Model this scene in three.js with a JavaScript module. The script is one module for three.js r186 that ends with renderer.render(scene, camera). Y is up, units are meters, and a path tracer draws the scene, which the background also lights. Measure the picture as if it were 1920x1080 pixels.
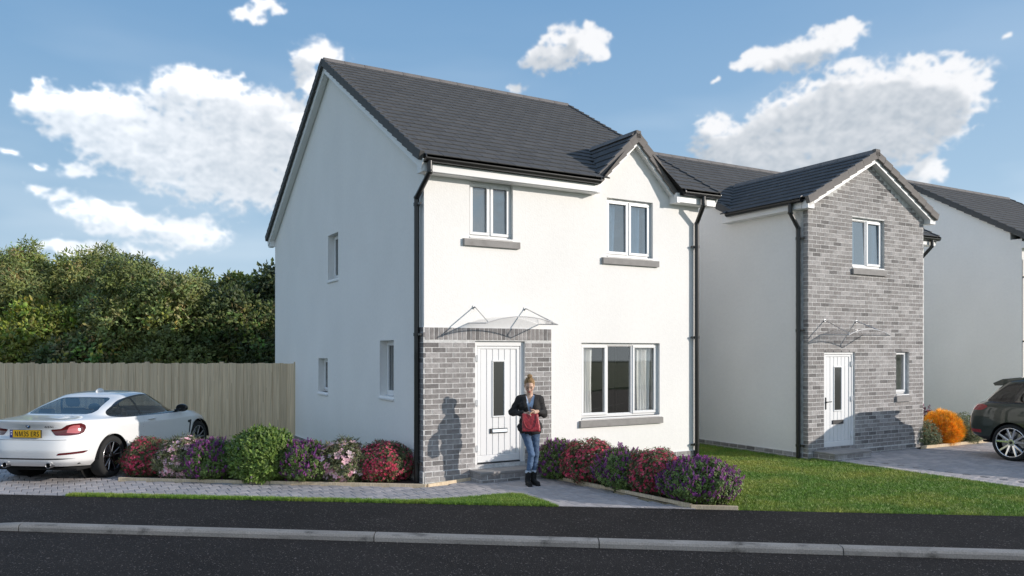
import * as THREE from 'three';
{ const split = THREE.BufferGeometry.prototype.toNonIndexed; THREE.BufferGeometry.prototype.toNonIndexed = function () { return this.index ? split.call(this) : this; }; }
import { mergeGeometries } from 'three/addons/utils/BufferGeometryUtils.js';

// ---------------------------------------------------------------- camera, sky, sun, exposure
const scene = new THREE.Scene();
const EYE = 2.1;
const camera = new THREE.PerspectiveCamera(2 * Math.atan(540 / 1476) * 180 / Math.PI, 16 / 9, 0.1, 3000);
camera.position.set(0, EYE, 0);
camera.lookAt(0, EYE, -10);
camera.setViewOffset(1920, 1080, 0, -118, 1920, 1080);      // a shift lens: verticals stay upright
const SUN = new THREE.Vector3(0.963, 0.272, 0.26).normalize();
const SKY_LEVEL = 1.0, SUN_LEVEL = 3.15, EXPOSURE = 1.24;

function rng(seed) { let a = seed >>> 0; return () => { a = (a + 0x6d2b79f5) | 0; let t = Math.imul(a ^ (a >>> 15), 1 | a); t = (t + Math.imul(t ^ (t >>> 7), 61 | t)) ^ t; return ((t ^ (t >>> 14)) >>> 0) / 4294967296; }; }
const PERM = new Uint8Array(512); { const r = rng(77), p = [...Array(256).keys()]; for (let i = 255; i > 0; i--) { const j = Math.floor(r() * (i + 1)); [p[i], p[j]] = [p[j], p[i]]; } for (let i = 0; i < 512; i++) PERM[i] = p[i & 255]; }
const GX = new Float32Array(256), GY = new Float32Array(256); for (let i = 0; i < 256; i++) { GX[i] = Math.cos(i * 2.39996); GY[i] = Math.sin(i * 2.39996); }
const sm = (t) => t * t * t * (t * (t * 6 - 15) + 10), mix = (a, b, t) => a + (b - a) * t, clamp = (x, a = 0, b = 1) => Math.min(b, Math.max(a, x));
const sstep = (a, b, x) => { const t = clamp((x - a) / (b - a)); return t * t * (3 - 2 * t); };
// gradient noise that repeats every P cells (P up to 256)
function gn(x, y, P = 256) {
  const ix = Math.floor(x), iy = Math.floor(y), fx = x - ix, fy = y - iy, u = sm(fx), v = sm(fy);
  const x0 = ((ix % P) + P) % P, x1 = (x0 + 1) % P, y0 = ((iy % P) + P) % P, y1 = (y0 + 1) % P;
  const g = (a, b, dx, dy) => { const h = PERM[PERM[a & 255] + (b & 255)]; return GX[h] * dx + GY[h] * dy; };
  return mix(mix(g(x0, y0, fx, fy), g(x1, y0, fx - 1, fy), u), mix(g(x0, y1, fx, fy - 1), g(x1, y1, fx - 1, fy - 1), u), v) * 1.5;
}
function fbm(x, y, n = 4, P = 256) { let s = 0, a = 0.5; for (let i = 0; i < n; i++) { s += a * gn(x, y, P); x = x * 2; y = y * 2; P = Math.min(256, P * 2); a *= 0.5; } return s; }

{ // the sky: clear air, paler towards the horizon, fair-weather cumulus in view, and thicker, brighter cloud added out of view as fill (azimuth, elevation, half sizes in degrees)
  const W = 4096, H = 2048, data = new Float32Array(W * H * 4);
  const blobs = [[-31.09,15.19,1.21,0.92],[-29.35,14.66,2.11,1.26],[-26.94,14.33,3.17,1.87],[-24.41,13.80,3.98,2.37],[-22.12,17.29,2.54,1.17],[-20.78,13.81,4.89,2.77],[-19.41,12.01,4.61,2.29],[-17.31,14.78,2.58,2.57],[-23.11,12.41,3.71,1.62],[-19.75,16.38,2.09,1.50],[-15.70,15.25,1.52,2.07],[-32.49,12.13,0.50,0.22],[-31.32,11.36,0.46,0.29],[-28.76,11.35,1.36,0.42],[-30.08,9.84,1.53,0.42],[-27.85,9.12,2.17,0.57],[-25.37,8.29,3.25,0.96],[-22.45,7.77,2.87,0.98],[-29.35,6.40,2.72,0.47],[-26.32,6.51,2.87,0.41],[-29.59,8.48,0.35,0.30],[-18.64,22.11,1.12,0.47],[-17.03,22.65,1.29,0.54],[-13.71,20.23,1.70,0.73],[-14.62,19.09,0.88,0.93],[-14.07,18.05,0.81,0.61],[3.80,21.17,1.93,1.27],[5.80,21.29,1.23,0.93],[1.94,20.15,1.36,0.88],[5.42,22.36,0.54,0.46],[6.57,20.75,0.69,0.44],[0.31,18.47,0.70,0.38],[23.11,20.59,0.98,0.59],[21.79,19.98,1.98,0.79],[19.75,19.46,2.20,0.94],[17.66,19.48,1.68,0.56],[16.42,19.40,0.78,0.36],[14.44,15.16,1.37,1.18],[16.24,13.99,2.65,1.39],[19.41,15.30,2.45,1.69],[22.12,16.30,2.93,1.64],[25.06,16.03,3.40,2.25],[28.16,15.87,2.65,2.01],[29.41,16.22,1.68,1.55],[27.24,18.02,0.76,0.37],[22.12,13.75,4.81,1.95],[26.00,13.69,3.20,1.57],[18.37,12.96,4.42,1.39],[23.28,18.45,0.98,0.42],[27.70,11.30,0.97,0.79],[26.57,11.07,0.99,0.47],[14.44,18.43,0.44,0.24],[32.08,18.80,0.25,0.21]].map((b) => [...b, 1]);
  const r = rng(5);
  for (let k = 0; k < 104; k++) {  // unseen cloud clusters, added to fill the shaded walls with light
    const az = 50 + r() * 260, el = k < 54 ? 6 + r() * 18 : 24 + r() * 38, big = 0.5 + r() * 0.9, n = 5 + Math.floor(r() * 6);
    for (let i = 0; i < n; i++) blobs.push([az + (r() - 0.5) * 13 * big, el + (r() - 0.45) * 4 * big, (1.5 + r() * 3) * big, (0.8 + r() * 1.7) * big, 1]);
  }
  const bins = Array.from({ length: 360 }, () => []);
  for (const b of blobs) for (let a = Math.floor(b[0] - b[2] * 1.5 - 2); a <= b[0] + b[2] * 1.5 + 2; a++) bins[((a % 360) + 360) % 360].push(b);
  const field = (az, el) => {
    const list = bins[((Math.floor(az) % 360) + 360) % 360];
    let m = 0;
    if (!list.length) return -1;
    for (const b of list) {
      let dx = az - b[0]; if (dx > 180) dx -= 360; if (dx < -180) dx += 360;
      const x = dx / (b[2] * 1.18), y = (el - b[1]) / (b[3] * 1.18), q = 1 - x * x - y * y;
      if (q > -0.6) { const e = Math.exp(q * 2.2) * Math.min(1, 0.5 + b[3] * 0.6); m += e; }
    }
    return m > 0 ? Math.log(m) / 2.2 : -1;
  };
  const puff = (az, el, oct = 7) => { let n = 0, amp = 0.5, fx = az * 0.9, fy = el * 1.25; for (let i = 0; i < oct; i++) { const g = gn(fx, fy); n += amp * (i < 3 ? 0.42 - Math.abs(g) * 1.5 : g * 1.05); amp *= 0.53; fx = fx * 2.03 + 3.1; fy = fy * 2.03 + 1.7; } return n; };
  const sunAz = Math.atan2(SUN.x, -SUN.z) * 180 / Math.PI;
  const stops = [[0, 0.56, 0.665, 0.74], [5, 0.385, 0.515, 0.635], [11, 0.265, 0.415, 0.575], [18, 0.185, 0.335, 0.525], [25, 0.128, 0.272, 0.475], [45, 0.10, 0.235, 0.45], [90, 0.08, 0.195, 0.41]];
  const low = [0.10, 0.115, 0.085];
  for (let row = 0; row < H; row++) {
    const el = ((row + 0.5) / H - 0.5) * 180;
    let c = low;
    if (el > 0) { let k = 0; while (el > stops[k + 1][0]) k++; const t = (el - stops[k][0]) / (stops[k + 1][0] - stops[k][0]); c = [1, 2, 3].map((i) => mix(stops[k][i], stops[k + 1][i], t)); }
    else c = low.map((v, i) => mix(v, stops[0][i + 1], sstep(-1.2, 0, el)));
    for (let col = 0; col < W; col++) {
      const th = ((col + 0.5) / W - 0.5) * 2 * Math.PI, x = Math.cos(th), z = Math.sin(th);
      let az = Math.atan2(x, -z) * 180 / Math.PI, o = (row * W + col) * 4, R = c[0], G = c[1], B = c[2];
      if (el > 0) {
        let da = Math.abs(az - sunAz); if (da > 180) da = 360 - da;
        const glow = Math.exp(-(Math.hypot(da, el - 14)) / 32) * 0.55; R += glow; G += glow * 0.96; B += glow * 0.88;
        const veil = el < 40 ? clamp(fbm(az * 0.05 + 9, el * 0.2, 4) * 0.9 + 0.12, 0, 0.5) * sstep(0, 3, el) * sstep(26, 4, el) * 0.6 : 0;
        R = mix(R, 0.80, veil); G = mix(G, 0.87, veil); B = mix(B, 0.92, veil);
        if (el < 68) {
          const wx = gn(az * 0.55, el * 0.75) * 0.55 + gn(az * 1.9 + 40, el * 2.3) * 0.2, wy = gn(az * 0.55 + 31, el * 0.75 + 17) * 0.45 + gn(az * 1.9 + 7, el * 2.3 + 3) * 0.17;
          const f0 = field(az + wx, el + wy);
          if (f0 > -0.95) {
            const shown = Math.abs(az) < 42 && el < 32, f = f0 + puff(az, el, shown ? 7 : 4) * 1.05 - 0.12, soft = mix(0.35, 1.7, clamp(0.5 + gn(az * 0.4 + 5, el * 0.6 + 9) * 0.9 - (el - 14) * 0.02)), a = Math.pow(sstep(-0.12 - soft * 0.16, 0.14 + soft * 0.5, f), 1.15);
            if (a > 0.002) {
              const ax = az + 0.6, ay = el + 0.6, f1 = field(ax + wx, ay + wy) + puff(ax, ay, 3) * 1.1, fs = f0 + puff(az, el, 3) * 1.1, f2 = field(az + wx + 1.2, el + wy + 1.3) - 0.1;
              const relief = clamp((fs - f1) * 0.5, -0.3, 0.3), core = clamp(f2 * 0.55 + f * 0.12 - 0.02, 0, 0.75);
              const grain = fbm(az * 0.42 + 11, el * 0.62 + 23, 4), lit = clamp(1.0 - 0.62 * sstep(-0.04, 0.46, (core + 0.05) * (1 + grain * 0.8) - clamp((el - 13) * 0.018, -0.08, 0.14)) + relief * 0.5 + grain * 0.22 * sstep(0, 0.5, core), 0, 1.05), far = sstep(14, 3, el) * 0.4;
              const front = 1 + 0.62 * sstep(1.28, 1.95, 1 - Math.cos(el * Math.PI / 180) * Math.cos(da * Math.PI / 180));  // extra brightness given to unseen clouds opposite the sun, lifting the shaded walls
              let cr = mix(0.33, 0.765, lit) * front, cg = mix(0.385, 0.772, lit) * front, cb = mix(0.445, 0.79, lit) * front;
              cr = mix(cr, 0.80, far); cg = mix(cg, 0.865, far); cb = mix(cb, 0.92, far);
              const av = a * mix(0.97, 0.75, far) * mix(0.62, 1, clamp(f * 1.6));
              R = mix(R, cr, av); G = mix(G, cg, av); B = mix(B, cb, av);
            }
          }
        }
      }
      data[o] = R * SKY_LEVEL; data[o + 1] = G * SKY_LEVEL; data[o + 2] = B * SKY_LEVEL; data[o + 3] = 1;
    }
  }
  const sky = new THREE.DataTexture(data, W, H, THREE.RGBAFormat, THREE.FloatType);
  sky.mapping = THREE.EquirectangularReflectionMapping; sky.magFilter = THREE.LinearFilter; sky.needsUpdate = true;
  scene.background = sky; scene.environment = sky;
}
const sun = new THREE.DirectionalLight(new THREE.Color(1, 0.92, 0.835), SUN_LEVEL);
sun.position.copy(SUN).multiplyScalar(60).add(new THREE.Vector3(0, 0, -15)); sun.target.position.set(0, 0, -15);
sun.castShadow = true; sun.shadow.mapSize.set(4096, 4096);
Object.assign(sun.shadow.camera, { left: -30, right: 30, top: 30, bottom: -30, near: 1, far: 140 });
scene.add(sun, sun.target);
const renderer = new THREE.WebGLRenderer({ antialias: true });
renderer.toneMapping = THREE.LinearToneMapping; renderer.toneMappingExposure = EXPOSURE;
renderer.shadowMap.enabled = true; renderer.setSize(1920, 1080);

// ---------------------------------------------------------------- helpers
const V = (x, y, z) => new THREE.Vector3(x, y, z);
const UP = V(0, 1, 0);
const used = {};
const numbered = (n) => { const k = used[n] = (used[n] ?? -1) + 1; return k ? n + '_' + String(k).padStart(3, '0') : n; };
const merge = (g) => Array.isArray(g) ? (g.length === 1 ? g[0] : mergeGeometries(g.map((x) => { let y = x.index ? x.toNonIndexed() : x; for (const k of Object.keys(y.attributes)) if (!['position', 'normal', 'uv', 'color'].includes(k)) y.deleteAttribute(k); return y; }))) : g;
function mesh(name, geo, mat, parent) {
  const m = new THREE.Mesh(merge(geo), mat); m.name = parent ? name : numbered(name); m.castShadow = m.receiveShadow = true; (parent ?? scene).add(m); return m;
}
function part(name, parent, at) { const g = new THREE.Group(); g.name = name; if (at) g.position.set(...at); parent.add(g); return g; }
function tag(o, label, category, group) { Object.assign(o.userData, { label, category }); if (group) o.userData.group = group; return o; }
function thing(name, label, category, pos = [0, 0, 0], turn = 0, group) { const g = new THREE.Group(); g.name = numbered(name); g.position.set(...pos); g.rotation.y = turn; scene.add(g); return tag(g, label, category, group); }
const structure = (o) => { o.userData.kind = 'structure'; return o; };
const stuff = (o) => { o.userData.kind = 'stuff'; return o; };

// the plot's own axes: x along the fronts of the houses, z out of the fronts towards the road; the near corner of the first house is (0, 0)
const TURN = 0.52060, CO = Math.cos(TURN), SI = Math.sin(TURN), OX = -1.386, OZ = -12.4;
const site = (x, z, y = 0) => [OX + CO * x + SI * z, y, OZ - SI * x + CO * z];
const unsite = (wx, wz) => [CO * (wx - OX) - SI * (wz - OZ), SI * (wx - OX) + CO * (wz - OZ)];

// uv in metres from the face each triangle looks along
function metric(geo, ou = 0, ov = 0) {
  const g = geo.index ? geo.toNonIndexed() : geo, p = g.attributes.position, n = p.count, uv = new Float32Array(n * 2), a = V(), b = V(), c = V();
  if (!g.attributes.normal) g.computeVertexNormals();
  for (let i = 0; i < n; i += 3) {
    a.fromBufferAttribute(p, i); b.fromBufferAttribute(p, i + 1); c.fromBufferAttribute(p, i + 2);
    const N = b.clone().sub(a).cross(c.clone().sub(a)), ax = Math.abs(N.x), ay = Math.abs(N.y), az = Math.abs(N.z);
    [a, b, c].forEach((q, k) => { const [u, v] = ay >= ax && ay >= az ? [q.x, q.z] : ax >= az ? [q.z, q.y] : [q.x, q.y]; uv[(i + k) * 2] = u + ou; uv[(i + k) * 2 + 1] = v + ov; });
  }
  g.setAttribute('uv', new THREE.BufferAttribute(uv, 2));
  return g;
}
function soup(tris) { const g = new THREE.BufferGeometry(); g.setAttribute('position', new THREE.Float32BufferAttribute(tris.flat(2), 3)); g.computeVertexNormals(); return g; }
// a box with chamfered edges, 44 triangles, base colour grain by uv in metres
function cbox(w, h, d, b = 0.004, ou = 0, ov = 0) {
  const H = [w / 2, h / 2, d / 2], t = [], P = (s, ax) => s.map((q, i) => q * (i === ax ? H[i] : H[i] - b));
  const out = (tri) => { const [p, q, r] = tri.map((x) => V(...x)); const N = q.clone().sub(p).cross(r.clone().sub(p)); t.push(N.dot(p.add(q).add(r)) < 0 ? [tri[0], tri[2], tri[1]] : tri); };
  const quad = (p, q, r, s) => { out([p, q, r]); out([p, r, s]); };
  for (let ax = 0; ax < 3; ax++) {
    const u = (ax + 1) % 3, v = (ax + 2) % 3, S = (a, m, n) => { const s = [0, 0, 0]; s[ax] = a; s[u] = m; s[v] = n; return s; };
    for (const a of [-1, 1]) quad(P(S(a, -1, -1), ax), P(S(a, 1, -1), ax), P(S(a, 1, 1), ax), P(S(a, -1, 1), ax));
    for (const m of [-1, 1]) for (const n of [-1, 1]) quad(P(S(-1, m, n), u), P(S(1, m, n), u), P(S(1, m, n), v), P(S(-1, m, n), v));
  }
  for (const x of [-1, 1]) for (const y of [-1, 1]) for (const z of [-1, 1]) out([P([x, y, z], 0), P([x, y, z], 1), P([x, y, z], 2)]);
  return metric(soup(t), ou, ov);
}
// the same between two corners
const bb = (x0, y0, z0, x1, y1, z1, b = 0.004) => { const g = cbox(Math.abs(x1 - x0), Math.abs(y1 - y0), Math.abs(z1 - z0), Math.min(b, Math.abs(x1 - x0) * 0.4, Math.abs(y1 - y0) * 0.4, Math.abs(z1 - z0) * 0.4)); g.translate((x0 + x1) / 2, (y0 + y1) / 2, (z0 + z1) / 2); return metric(g); };
function tube(pts, r, seg = 8, n = 24, straight = false) {
  const P = pts.map((p) => V(...p)), path = new THREE.CurvePath();
  if (straight) for (let i = 0; i + 1 < P.length; i++) path.add(new THREE.LineCurve3(P[i], P[i + 1]));
  const curve = straight ? path : new THREE.CatmullRomCurve3(P, false, 'catmullrom', 0.3);
  return new THREE.TubeGeometry(curve, n, r, seg, false).toNonIndexed();
}
const bar = (a, b, r, seg = 8) => { const A = V(...a), B = V(...b), g = new THREE.CylinderGeometry(r, r, A.distanceTo(B), seg); g.applyQuaternion(new THREE.Quaternion().setFromUnitVectors(UP, B.clone().sub(A).normalize())); g.translate(...A.add(B).multiplyScalar(0.5).toArray()); return g.toNonIndexed(); };
// a board between two points with a given width (across, horizontal direction given) and height
function plank(a, b, across, w, h, bev = 0.003) {
  const A = V(...a), B = V(...b), Z = B.clone().sub(A), L = Z.length(); Z.normalize(); const X = V(...across).normalize(), Y = Z.clone().cross(X).normalize();
  const g = cbox(w, h, L, bev); g.applyMatrix4(new THREE.Matrix4().makeBasis(X, Y, Z).setPosition(A.add(B).multiplyScalar(0.5))); return g;
}
// a flat outline (x, y) with holes, pulled back to -depth in z, front at z = 0
function slab(outline, holes, depth, map) {
  const sh = new THREE.Shape(outline.map((p) => new THREE.Vector2(...p)));
  for (const [x0, y0, x1, y1] of holes) sh.holes.push(new THREE.Path([[x0, y0], [x0, y1], [x1, y1], [x1, y0]].map((p) => new THREE.Vector2(...p))));
  const g = new THREE.ExtrudeGeometry(sh, { depth, bevelEnabled: false }); g.translate(0, 0, -depth);
  if (map) g.applyMatrix4(map);
  return metric(g.toNonIndexed());
}
const basis = (X, Y, Z, O) => new THREE.Matrix4().makeBasis(V(...X), V(...Y), V(...Z)).setPosition(V(...O));
function flat(points, y, hole) { // a level sheet with an outline of [x, z]
  const sh = new THREE.Shape(points.map(([x, z]) => new THREE.Vector2(x, -z))); const g = new THREE.ShapeGeometry(sh); g.rotateX(-Math.PI / 2); g.translate(0, y, 0); return metric(g);
}
function inside(poly, x, z) { let c = false; for (let i = 0, j = poly.length - 1; i < poly.length; j = i++) { const [xi, zi] = poly[i], [xj, zj] = poly[j]; if ((zi > z) !== (zj > z) && x < (xj - xi) * (z - zi) / (zj - zi) + xi) c = !c; } return c; }

// ---------------------------------------------------------------- materials
const enc = (v) => Math.round(255 * clamp(v <= 0.0031308 ? v * 12.92 : 1.055 * Math.pow(v, 1 / 2.4) - 0.055));
function colTex(n, size, fn, sizeV = size, m = n) {
  const d = new Uint8Array(n * m * 4);
  for (let y = 0; y < m; y++) for (let x = 0; x < n; x++) { const c = fn((x + 0.5) / n, (y + 0.5) / m), o = (y * n + x) * 4; d[o] = enc(c[0]); d[o + 1] = enc(c[1]); d[o + 2] = enc(c[2]); d[o + 3] = 255; }
  return texture(d, n, m, size, sizeV, true);
}
function greyTex(n, size, fn, sizeV = size, m = n) {
  const d = new Uint8Array(n * m * 4);
  for (let y = 0; y < m; y++) for (let x = 0; x < n; x++) { const v = Math.round(255 * clamp(fn((x + 0.5) / n, (y + 0.5) / m))), o = (y * n + x) * 4; d[o] = d[o + 1] = d[o + 2] = v; d[o + 3] = 255; }
  return texture(d, n, m, size, sizeV, false);
}
function texture(d, n, m, su, sv, srgb) { const t = new THREE.DataTexture(d, n, m); t.wrapS = t.wrapT = THREE.RepeatWrapping; t.magFilter = THREE.LinearFilter; t.repeat.set(1 / su, 1 / sv); if (srgb) t.colorSpace = THREE.SRGBColorSpace; t.needsUpdate = true; return t; }
const std = (c, rough = 0.8, o = {}) => new THREE.MeshStandardMaterial({ color: new THREE.Color().setRGB(...c), roughness: rough, ...o });
const phy = (c, rough = 0.8, o = {}) => new THREE.MeshPhysicalMaterial({ color: new THREE.Color().setRGB(...c), roughness: rough, ...o });
const M = {};
{
  const r = rng(11);
  const renderMap = colTex(1024, 4.1, (u, v) => { const k = 1 + fbm(u * 4, v * 3, 5, 4) * 0.05 + fbm(u * 60, v * 60, 3, 60) * 0.035; return [0.80 * k, 0.785 * k, 0.765 * k]; });
  const renderBump = greyTex(1024, 1.7, (u, v) => 0.5 + fbm(u * 64, v * 64, 4, 64) * 0.75);
  M.render = std([1.09, 1.09, 1.085], 0.93, { map: renderMap, bumpMap: renderBump, bumpScale: 0.0016 });
  const grain = colTex(512, 0.9, (u, v) => { const k = 1 + fbm(u * 10, v * 10, 5, 10) * 0.42 + gn(u * 120, v * 120, 120) * 0.2; return [0.72 * k, 0.72 * k, 0.72 * k]; });
  const pit = greyTex(512, 0.43, (u, v) => 0.55 + fbm(u * 24, v * 24, 4, 24) * 0.8);
  M.bricks = [[0.40, 0.375, 0.365], [0.47, 0.445, 0.435], [0.55, 0.52, 0.51], [0.36, 0.335, 0.325], [0.25, 0.235, 0.23]].map((c) => std(c, 0.9, { map: grain, bumpMap: pit, bumpScale: 0.004 }));
  M.brickMix = std([1, 1, 1], 0.9, { map: grain, bumpMap: pit, bumpScale: 0.004, vertexColors: true });
  M.mortar = std([0.6, 0.585, 0.565], 0.95, { map: grain, bumpMap: pit, bumpScale: 0.003 });
  M.mortar.color.setRGB(0.86, 0.85, 0.83);
  const concMap = colTex(512, 1.3, (u, v) => { const k = 1 + fbm(u * 8, v * 8, 5, 8) * 0.25 + gn(u * 150, v * 150, 150) * 0.16; return [0.8 * k, 0.8 * k, 0.8 * k]; });
  M.sill = std([0.37, 0.35, 0.335], 0.85, { map: concMap, bumpMap: pit, bumpScale: 0.001 });
  M.kerb = std([0.33, 0.313, 0.296], 0.9, { map: colTex(512, 3.1, (u, v) => { const k = 1 + fbm(u * 5, v * 9, 5, 5) * 0.35 + gn(u * 200, v * 200, 200) * 0.22 - Math.max(0, fbm(u * 9 + 4, v * 14, 4, 9) - 0.16) * 1.6; return [0.8 * k, 0.8 * k, 0.79 * k]; }), bumpMap: pit, bumpScale: 0.002 });
  M.paving = [[0.47, 0.435, 0.43], [0.52, 0.48, 0.47], [0.58, 0.53, 0.515], [0.48, 0.45, 0.45]].map((c) => std(c, 0.88, { map: concMap, bumpMap: pit, bumpScale: 0.0025 }));
  M.pavingMix = std([1, 1, 1], 0.88, { map: concMap, bumpMap: pit, bumpScale: 0.0025, vertexColors: true });
  M.bedding = std([0.10, 0.095, 0.09], 1);
  M.tiles = [[0.112, 0.112, 0.113], [0.122, 0.121, 0.121], [0.102, 0.102, 0.104]].map((c) => phy(c, 0.85, { specularIntensity: 0.5, map: concMap }));
  M.tileMix = phy([1, 1, 1], 0.85, { specularIntensity: 0.5, map: concMap, vertexColors: true });
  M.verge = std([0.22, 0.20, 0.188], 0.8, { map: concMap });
  M.vergeShade = std([0.105, 0.104, 0.104], 0.8, { map: concMap });  // same caps as verge, with the shade of the rake put into the colour
  M.deck = std([0.03, 0.03, 0.03], 1);
  M.upvc = std([0.84, 0.84, 0.84], 0.32);
  M.soffit = std([0.80, 0.80, 0.795], 0.45);
  M.seal = std([0.02, 0.02, 0.02], 0.6);
  M.gutter = phy([0.012, 0.0115, 0.011], 0.35, { clearcoat: 0.3 });
  M.glass = phy([0.93, 0.96, 0.95], 0.0, { transmission: 1, ior: 2.1, thickness: 0 });
  M.glassUp = phy([0.36, 0.50, 0.62], 0.0, { transmission: 0.72, ior: 2.3, thickness: 0 });  // slate colour in the upstairs panes stands in for reflected sky
  M.acrylic = phy([0.86, 0.86, 0.87], 0.12, { transmission: 1, ior: 1.5, thickness: 0 });
  M.acrylicEdge = phy([0.55, 0.54, 0.54], 0.3);
  M.steel = std([0.55, 0.55, 0.56], 0.3, { metalness: 1 });
  M.chrome = std([0.85, 0.85, 0.86], 0.12, { metalness: 1 });
  M.interior = std([0.10, 0.10, 0.095], 0.95);
  M.dark = std([0.035, 0.036, 0.038], 0.6);
  M.curtain = phy([0.96, 0.93, 0.91], 0.95, { transmission: 0.12, thickness: 0, side: THREE.DoubleSide });
  const wood = (base, dark, seed) => colTex(512, 0.55, (u, v) => {
    const w = gn(u * 7 + seed, v * 2, 256) * 0.12, g = fbm(u * 34 + w * 12 + seed * 3, v * 1.6 + seed, 4), line = Math.pow(0.5 + 0.5 * Math.sin((u * 46 + w * 14 + gn(u * 5 + seed, v * 1.1) * 5) * 2), 3);
    const t = clamp(0.42 + g * 0.75 + line * 0.16); return [0, 1, 2].map((i) => mix(base[i], dark[i], t));
  }, 1.9);
  const woodBump = greyTex(256, 0.5, (u, v) => 0.5 + gn(u * 60, v * 3, 60) * 0.5, 1.6);
  M.fence = [1.3, 4.7, 8.9, 13.2].map((s, i) => { const k = [1, 0.9, 1.08, 0.96][i]; return std([k, k, k * 0.98], 0.9, { map: wood([0.88, 0.70, 0.49], [0.49, 0.37, 0.245], s), bumpMap: woodBump, bumpScale: 0.002 }); });
  M.edging = std([1, 1, 1], 0.85, { map: wood([0.80, 0.66, 0.47], [0.52, 0.40, 0.26], 21.7), bumpMap: woodBump, bumpScale: 0.0015 });
  M.soil = std([1, 1, 1], 1, { map: colTex(512, 0.9, (u, v) => { const k = 0.7 + fbm(u * 24, v * 24, 5, 24) * 1.1; return [0.10 * k, 0.072 * k, 0.052 * k]; }), bumpMap: greyTex(256, 0.6, (u, v) => 0.5 + fbm(u * 22, v * 22, 4, 22)), bumpScale: 0.02 });
  // asphalt: dark binder with small pale chippings, patches of age on top
  const chips = new Float32Array(1024 * 1024), bits = rng(3);
  for (let k = 0; k < 17000; k++) {
    const cx = bits() * 1024, cy = bits() * 1024, rr = 1.2 + bits() * bits() * 3.4, v = bits() < 0.22 ? 0.6 + bits() * 0.9 : (bits() - 0.4) * 0.4;
    for (let y = -4; y <= 4; y++) for (let x = -4; x <= 4; x++) { const d = Math.hypot(x, y) / rr; if (d < 1) { const i = ((Math.floor(cy + y) + 1024) % 1024) * 1024 + (Math.floor(cx + x) + 1024) % 1024; chips[i] = v * (1 - d * d * 0.6); } }
  }
  const chipAt = (u, v) => chips[Math.floor(v * 1024) % 1024 * 1024 + Math.floor(u * 1024) % 1024];
  const asphaltMap = colTex(1024, 2.6, (u, v) => { const k = chipAt(u, v), b = 0.018 * (1 + fbm(u * 3, v * 3, 3, 3) * 0.35) + k * 0.11 + gn(u * 256, v * 256, 256) * 0.008; return [Math.max(0.004, b * 1.12), Math.max(0.004, b * 0.99), Math.max(0.004, b * 0.95)]; });
  const asphaltBump = greyTex(1024, 2.6, (u, v) => 0.4 + chipAt(u, v) * 0.5 + gn(u * 200, v * 200, 200) * 0.35);
  M.asphalt = phy([1, 1, 1], 0.9, { specularIntensity: 0.35, ...{ map: asphaltMap, bumpMap: asphaltBump, bumpScale: 0.006, vertexColors: true } });
  M.lawn = std([1, 1, 1], 1, { map: colTex(512, 2.3, (u, v) => { const k = 1 + fbm(u * 6, v * 6, 5, 6) * 0.6, y = fbm(u * 4 + 3, v * 4, 3, 4) * 0.5; return [(0.08 + y * 0.03) * k, 0.125 * k, 0.026 * k]; }) });
}
// ---------------------------------------------------------------- ground, road, footway, kerb, paving, beds
const edgeD = (x) => 10.706 - 0.1087 * x;          // back edge of the footway, metres ahead of the lens
const kerbD = (x) => 8.958 - 0.1177 * x;           // back edge of the kerb
const tint = (g, fn) => { const p = g.attributes.position, c = new Float32Array(p.count * 3); for (let i = 0; i < p.count; i++) { const q = fn(p.getX(i), p.getY(i), p.getZ(i)); c[i * 3] = q[0]; c[i * 3 + 1] = q[1]; c[i * 3 + 2] = q[2]; } g.setAttribute('color', new THREE.BufferAttribute(c, 3)); return g; };
function sheet(us, vs, fn) { // a grid over two lists of numbers, fn gives the point; uv in metres on the level
  const p = [], uv = [], id = [];
  for (const v of vs) for (const u of us) { const q = fn(u, v); p.push(...q); uv.push(q[0], q[2]); }
  for (let j = 0; j + 1 < vs.length; j++) for (let i = 0; i + 1 < us.length; i++) { const a = j * us.length + i, b = a + 1, c = a + us.length, d = c + 1; id.push(a, b, d, a, d, c); }
  const g = new THREE.BufferGeometry(); g.setAttribute('position', new THREE.Float32BufferAttribute(p, 3)); g.setAttribute('uv', new THREE.Float32BufferAttribute(uv, 2)); g.setIndex(id); g.computeVertexNormals();
  if (g.attributes.normal.getY(0) < 0) { const ix = g.index.array; for (let i = 0; i < ix.length; i += 3) { const t = ix[i]; ix[i] = ix[i + 1]; ix[i + 1] = t; } g.computeVertexNormals(); }
  return g;
}
const range = (a, b, n) => Array.from({ length: n + 1 }, (_, i) => a + (b - a) * i / n);
const fall = (x, d) => -0.03 - 0.09 * sstep(edgeD(x) - 0.02, edgeD(x) - 0.3, d) - 0.12 * sstep(16.4, 19, d) * sstep(-1.5, -4.5, x) - 0.15 * sstep(22, 40, d);
structure(mesh('ground', sheet([-900, -300, -100, -40, ...range(-20, 20, 60), 40, 100, 300, 900], [0.05, ...range(0.5, 14, 40), 20, 30, 60, 150, 400, 1500], (x, q) => { const d = kerbD(clamp(x, -40, 40)) + q; return [x, fall(x, d), -d]; }), M.lawn));
structure(mesh('ground', sheet([-900, -300, -100, -40, -20, 0, 20, 40, 100, 300, 900], [0, 2, 10, 50, 200, 900], (x, q) => { const d = kerbD(clamp(x, -40, 40)) - 6.2 - q; return [x, 0.02, -d]; }), M.lawn));
const patch = (x, y, z) => { const k = 1 + fbm(x * 0.35 + 50, z * 0.35 + 50, 4) * 0.28 + gn(x * 1.9 + 90, z * 1.9 + 90) * 0.07; return [k, k, k]; };
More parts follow.
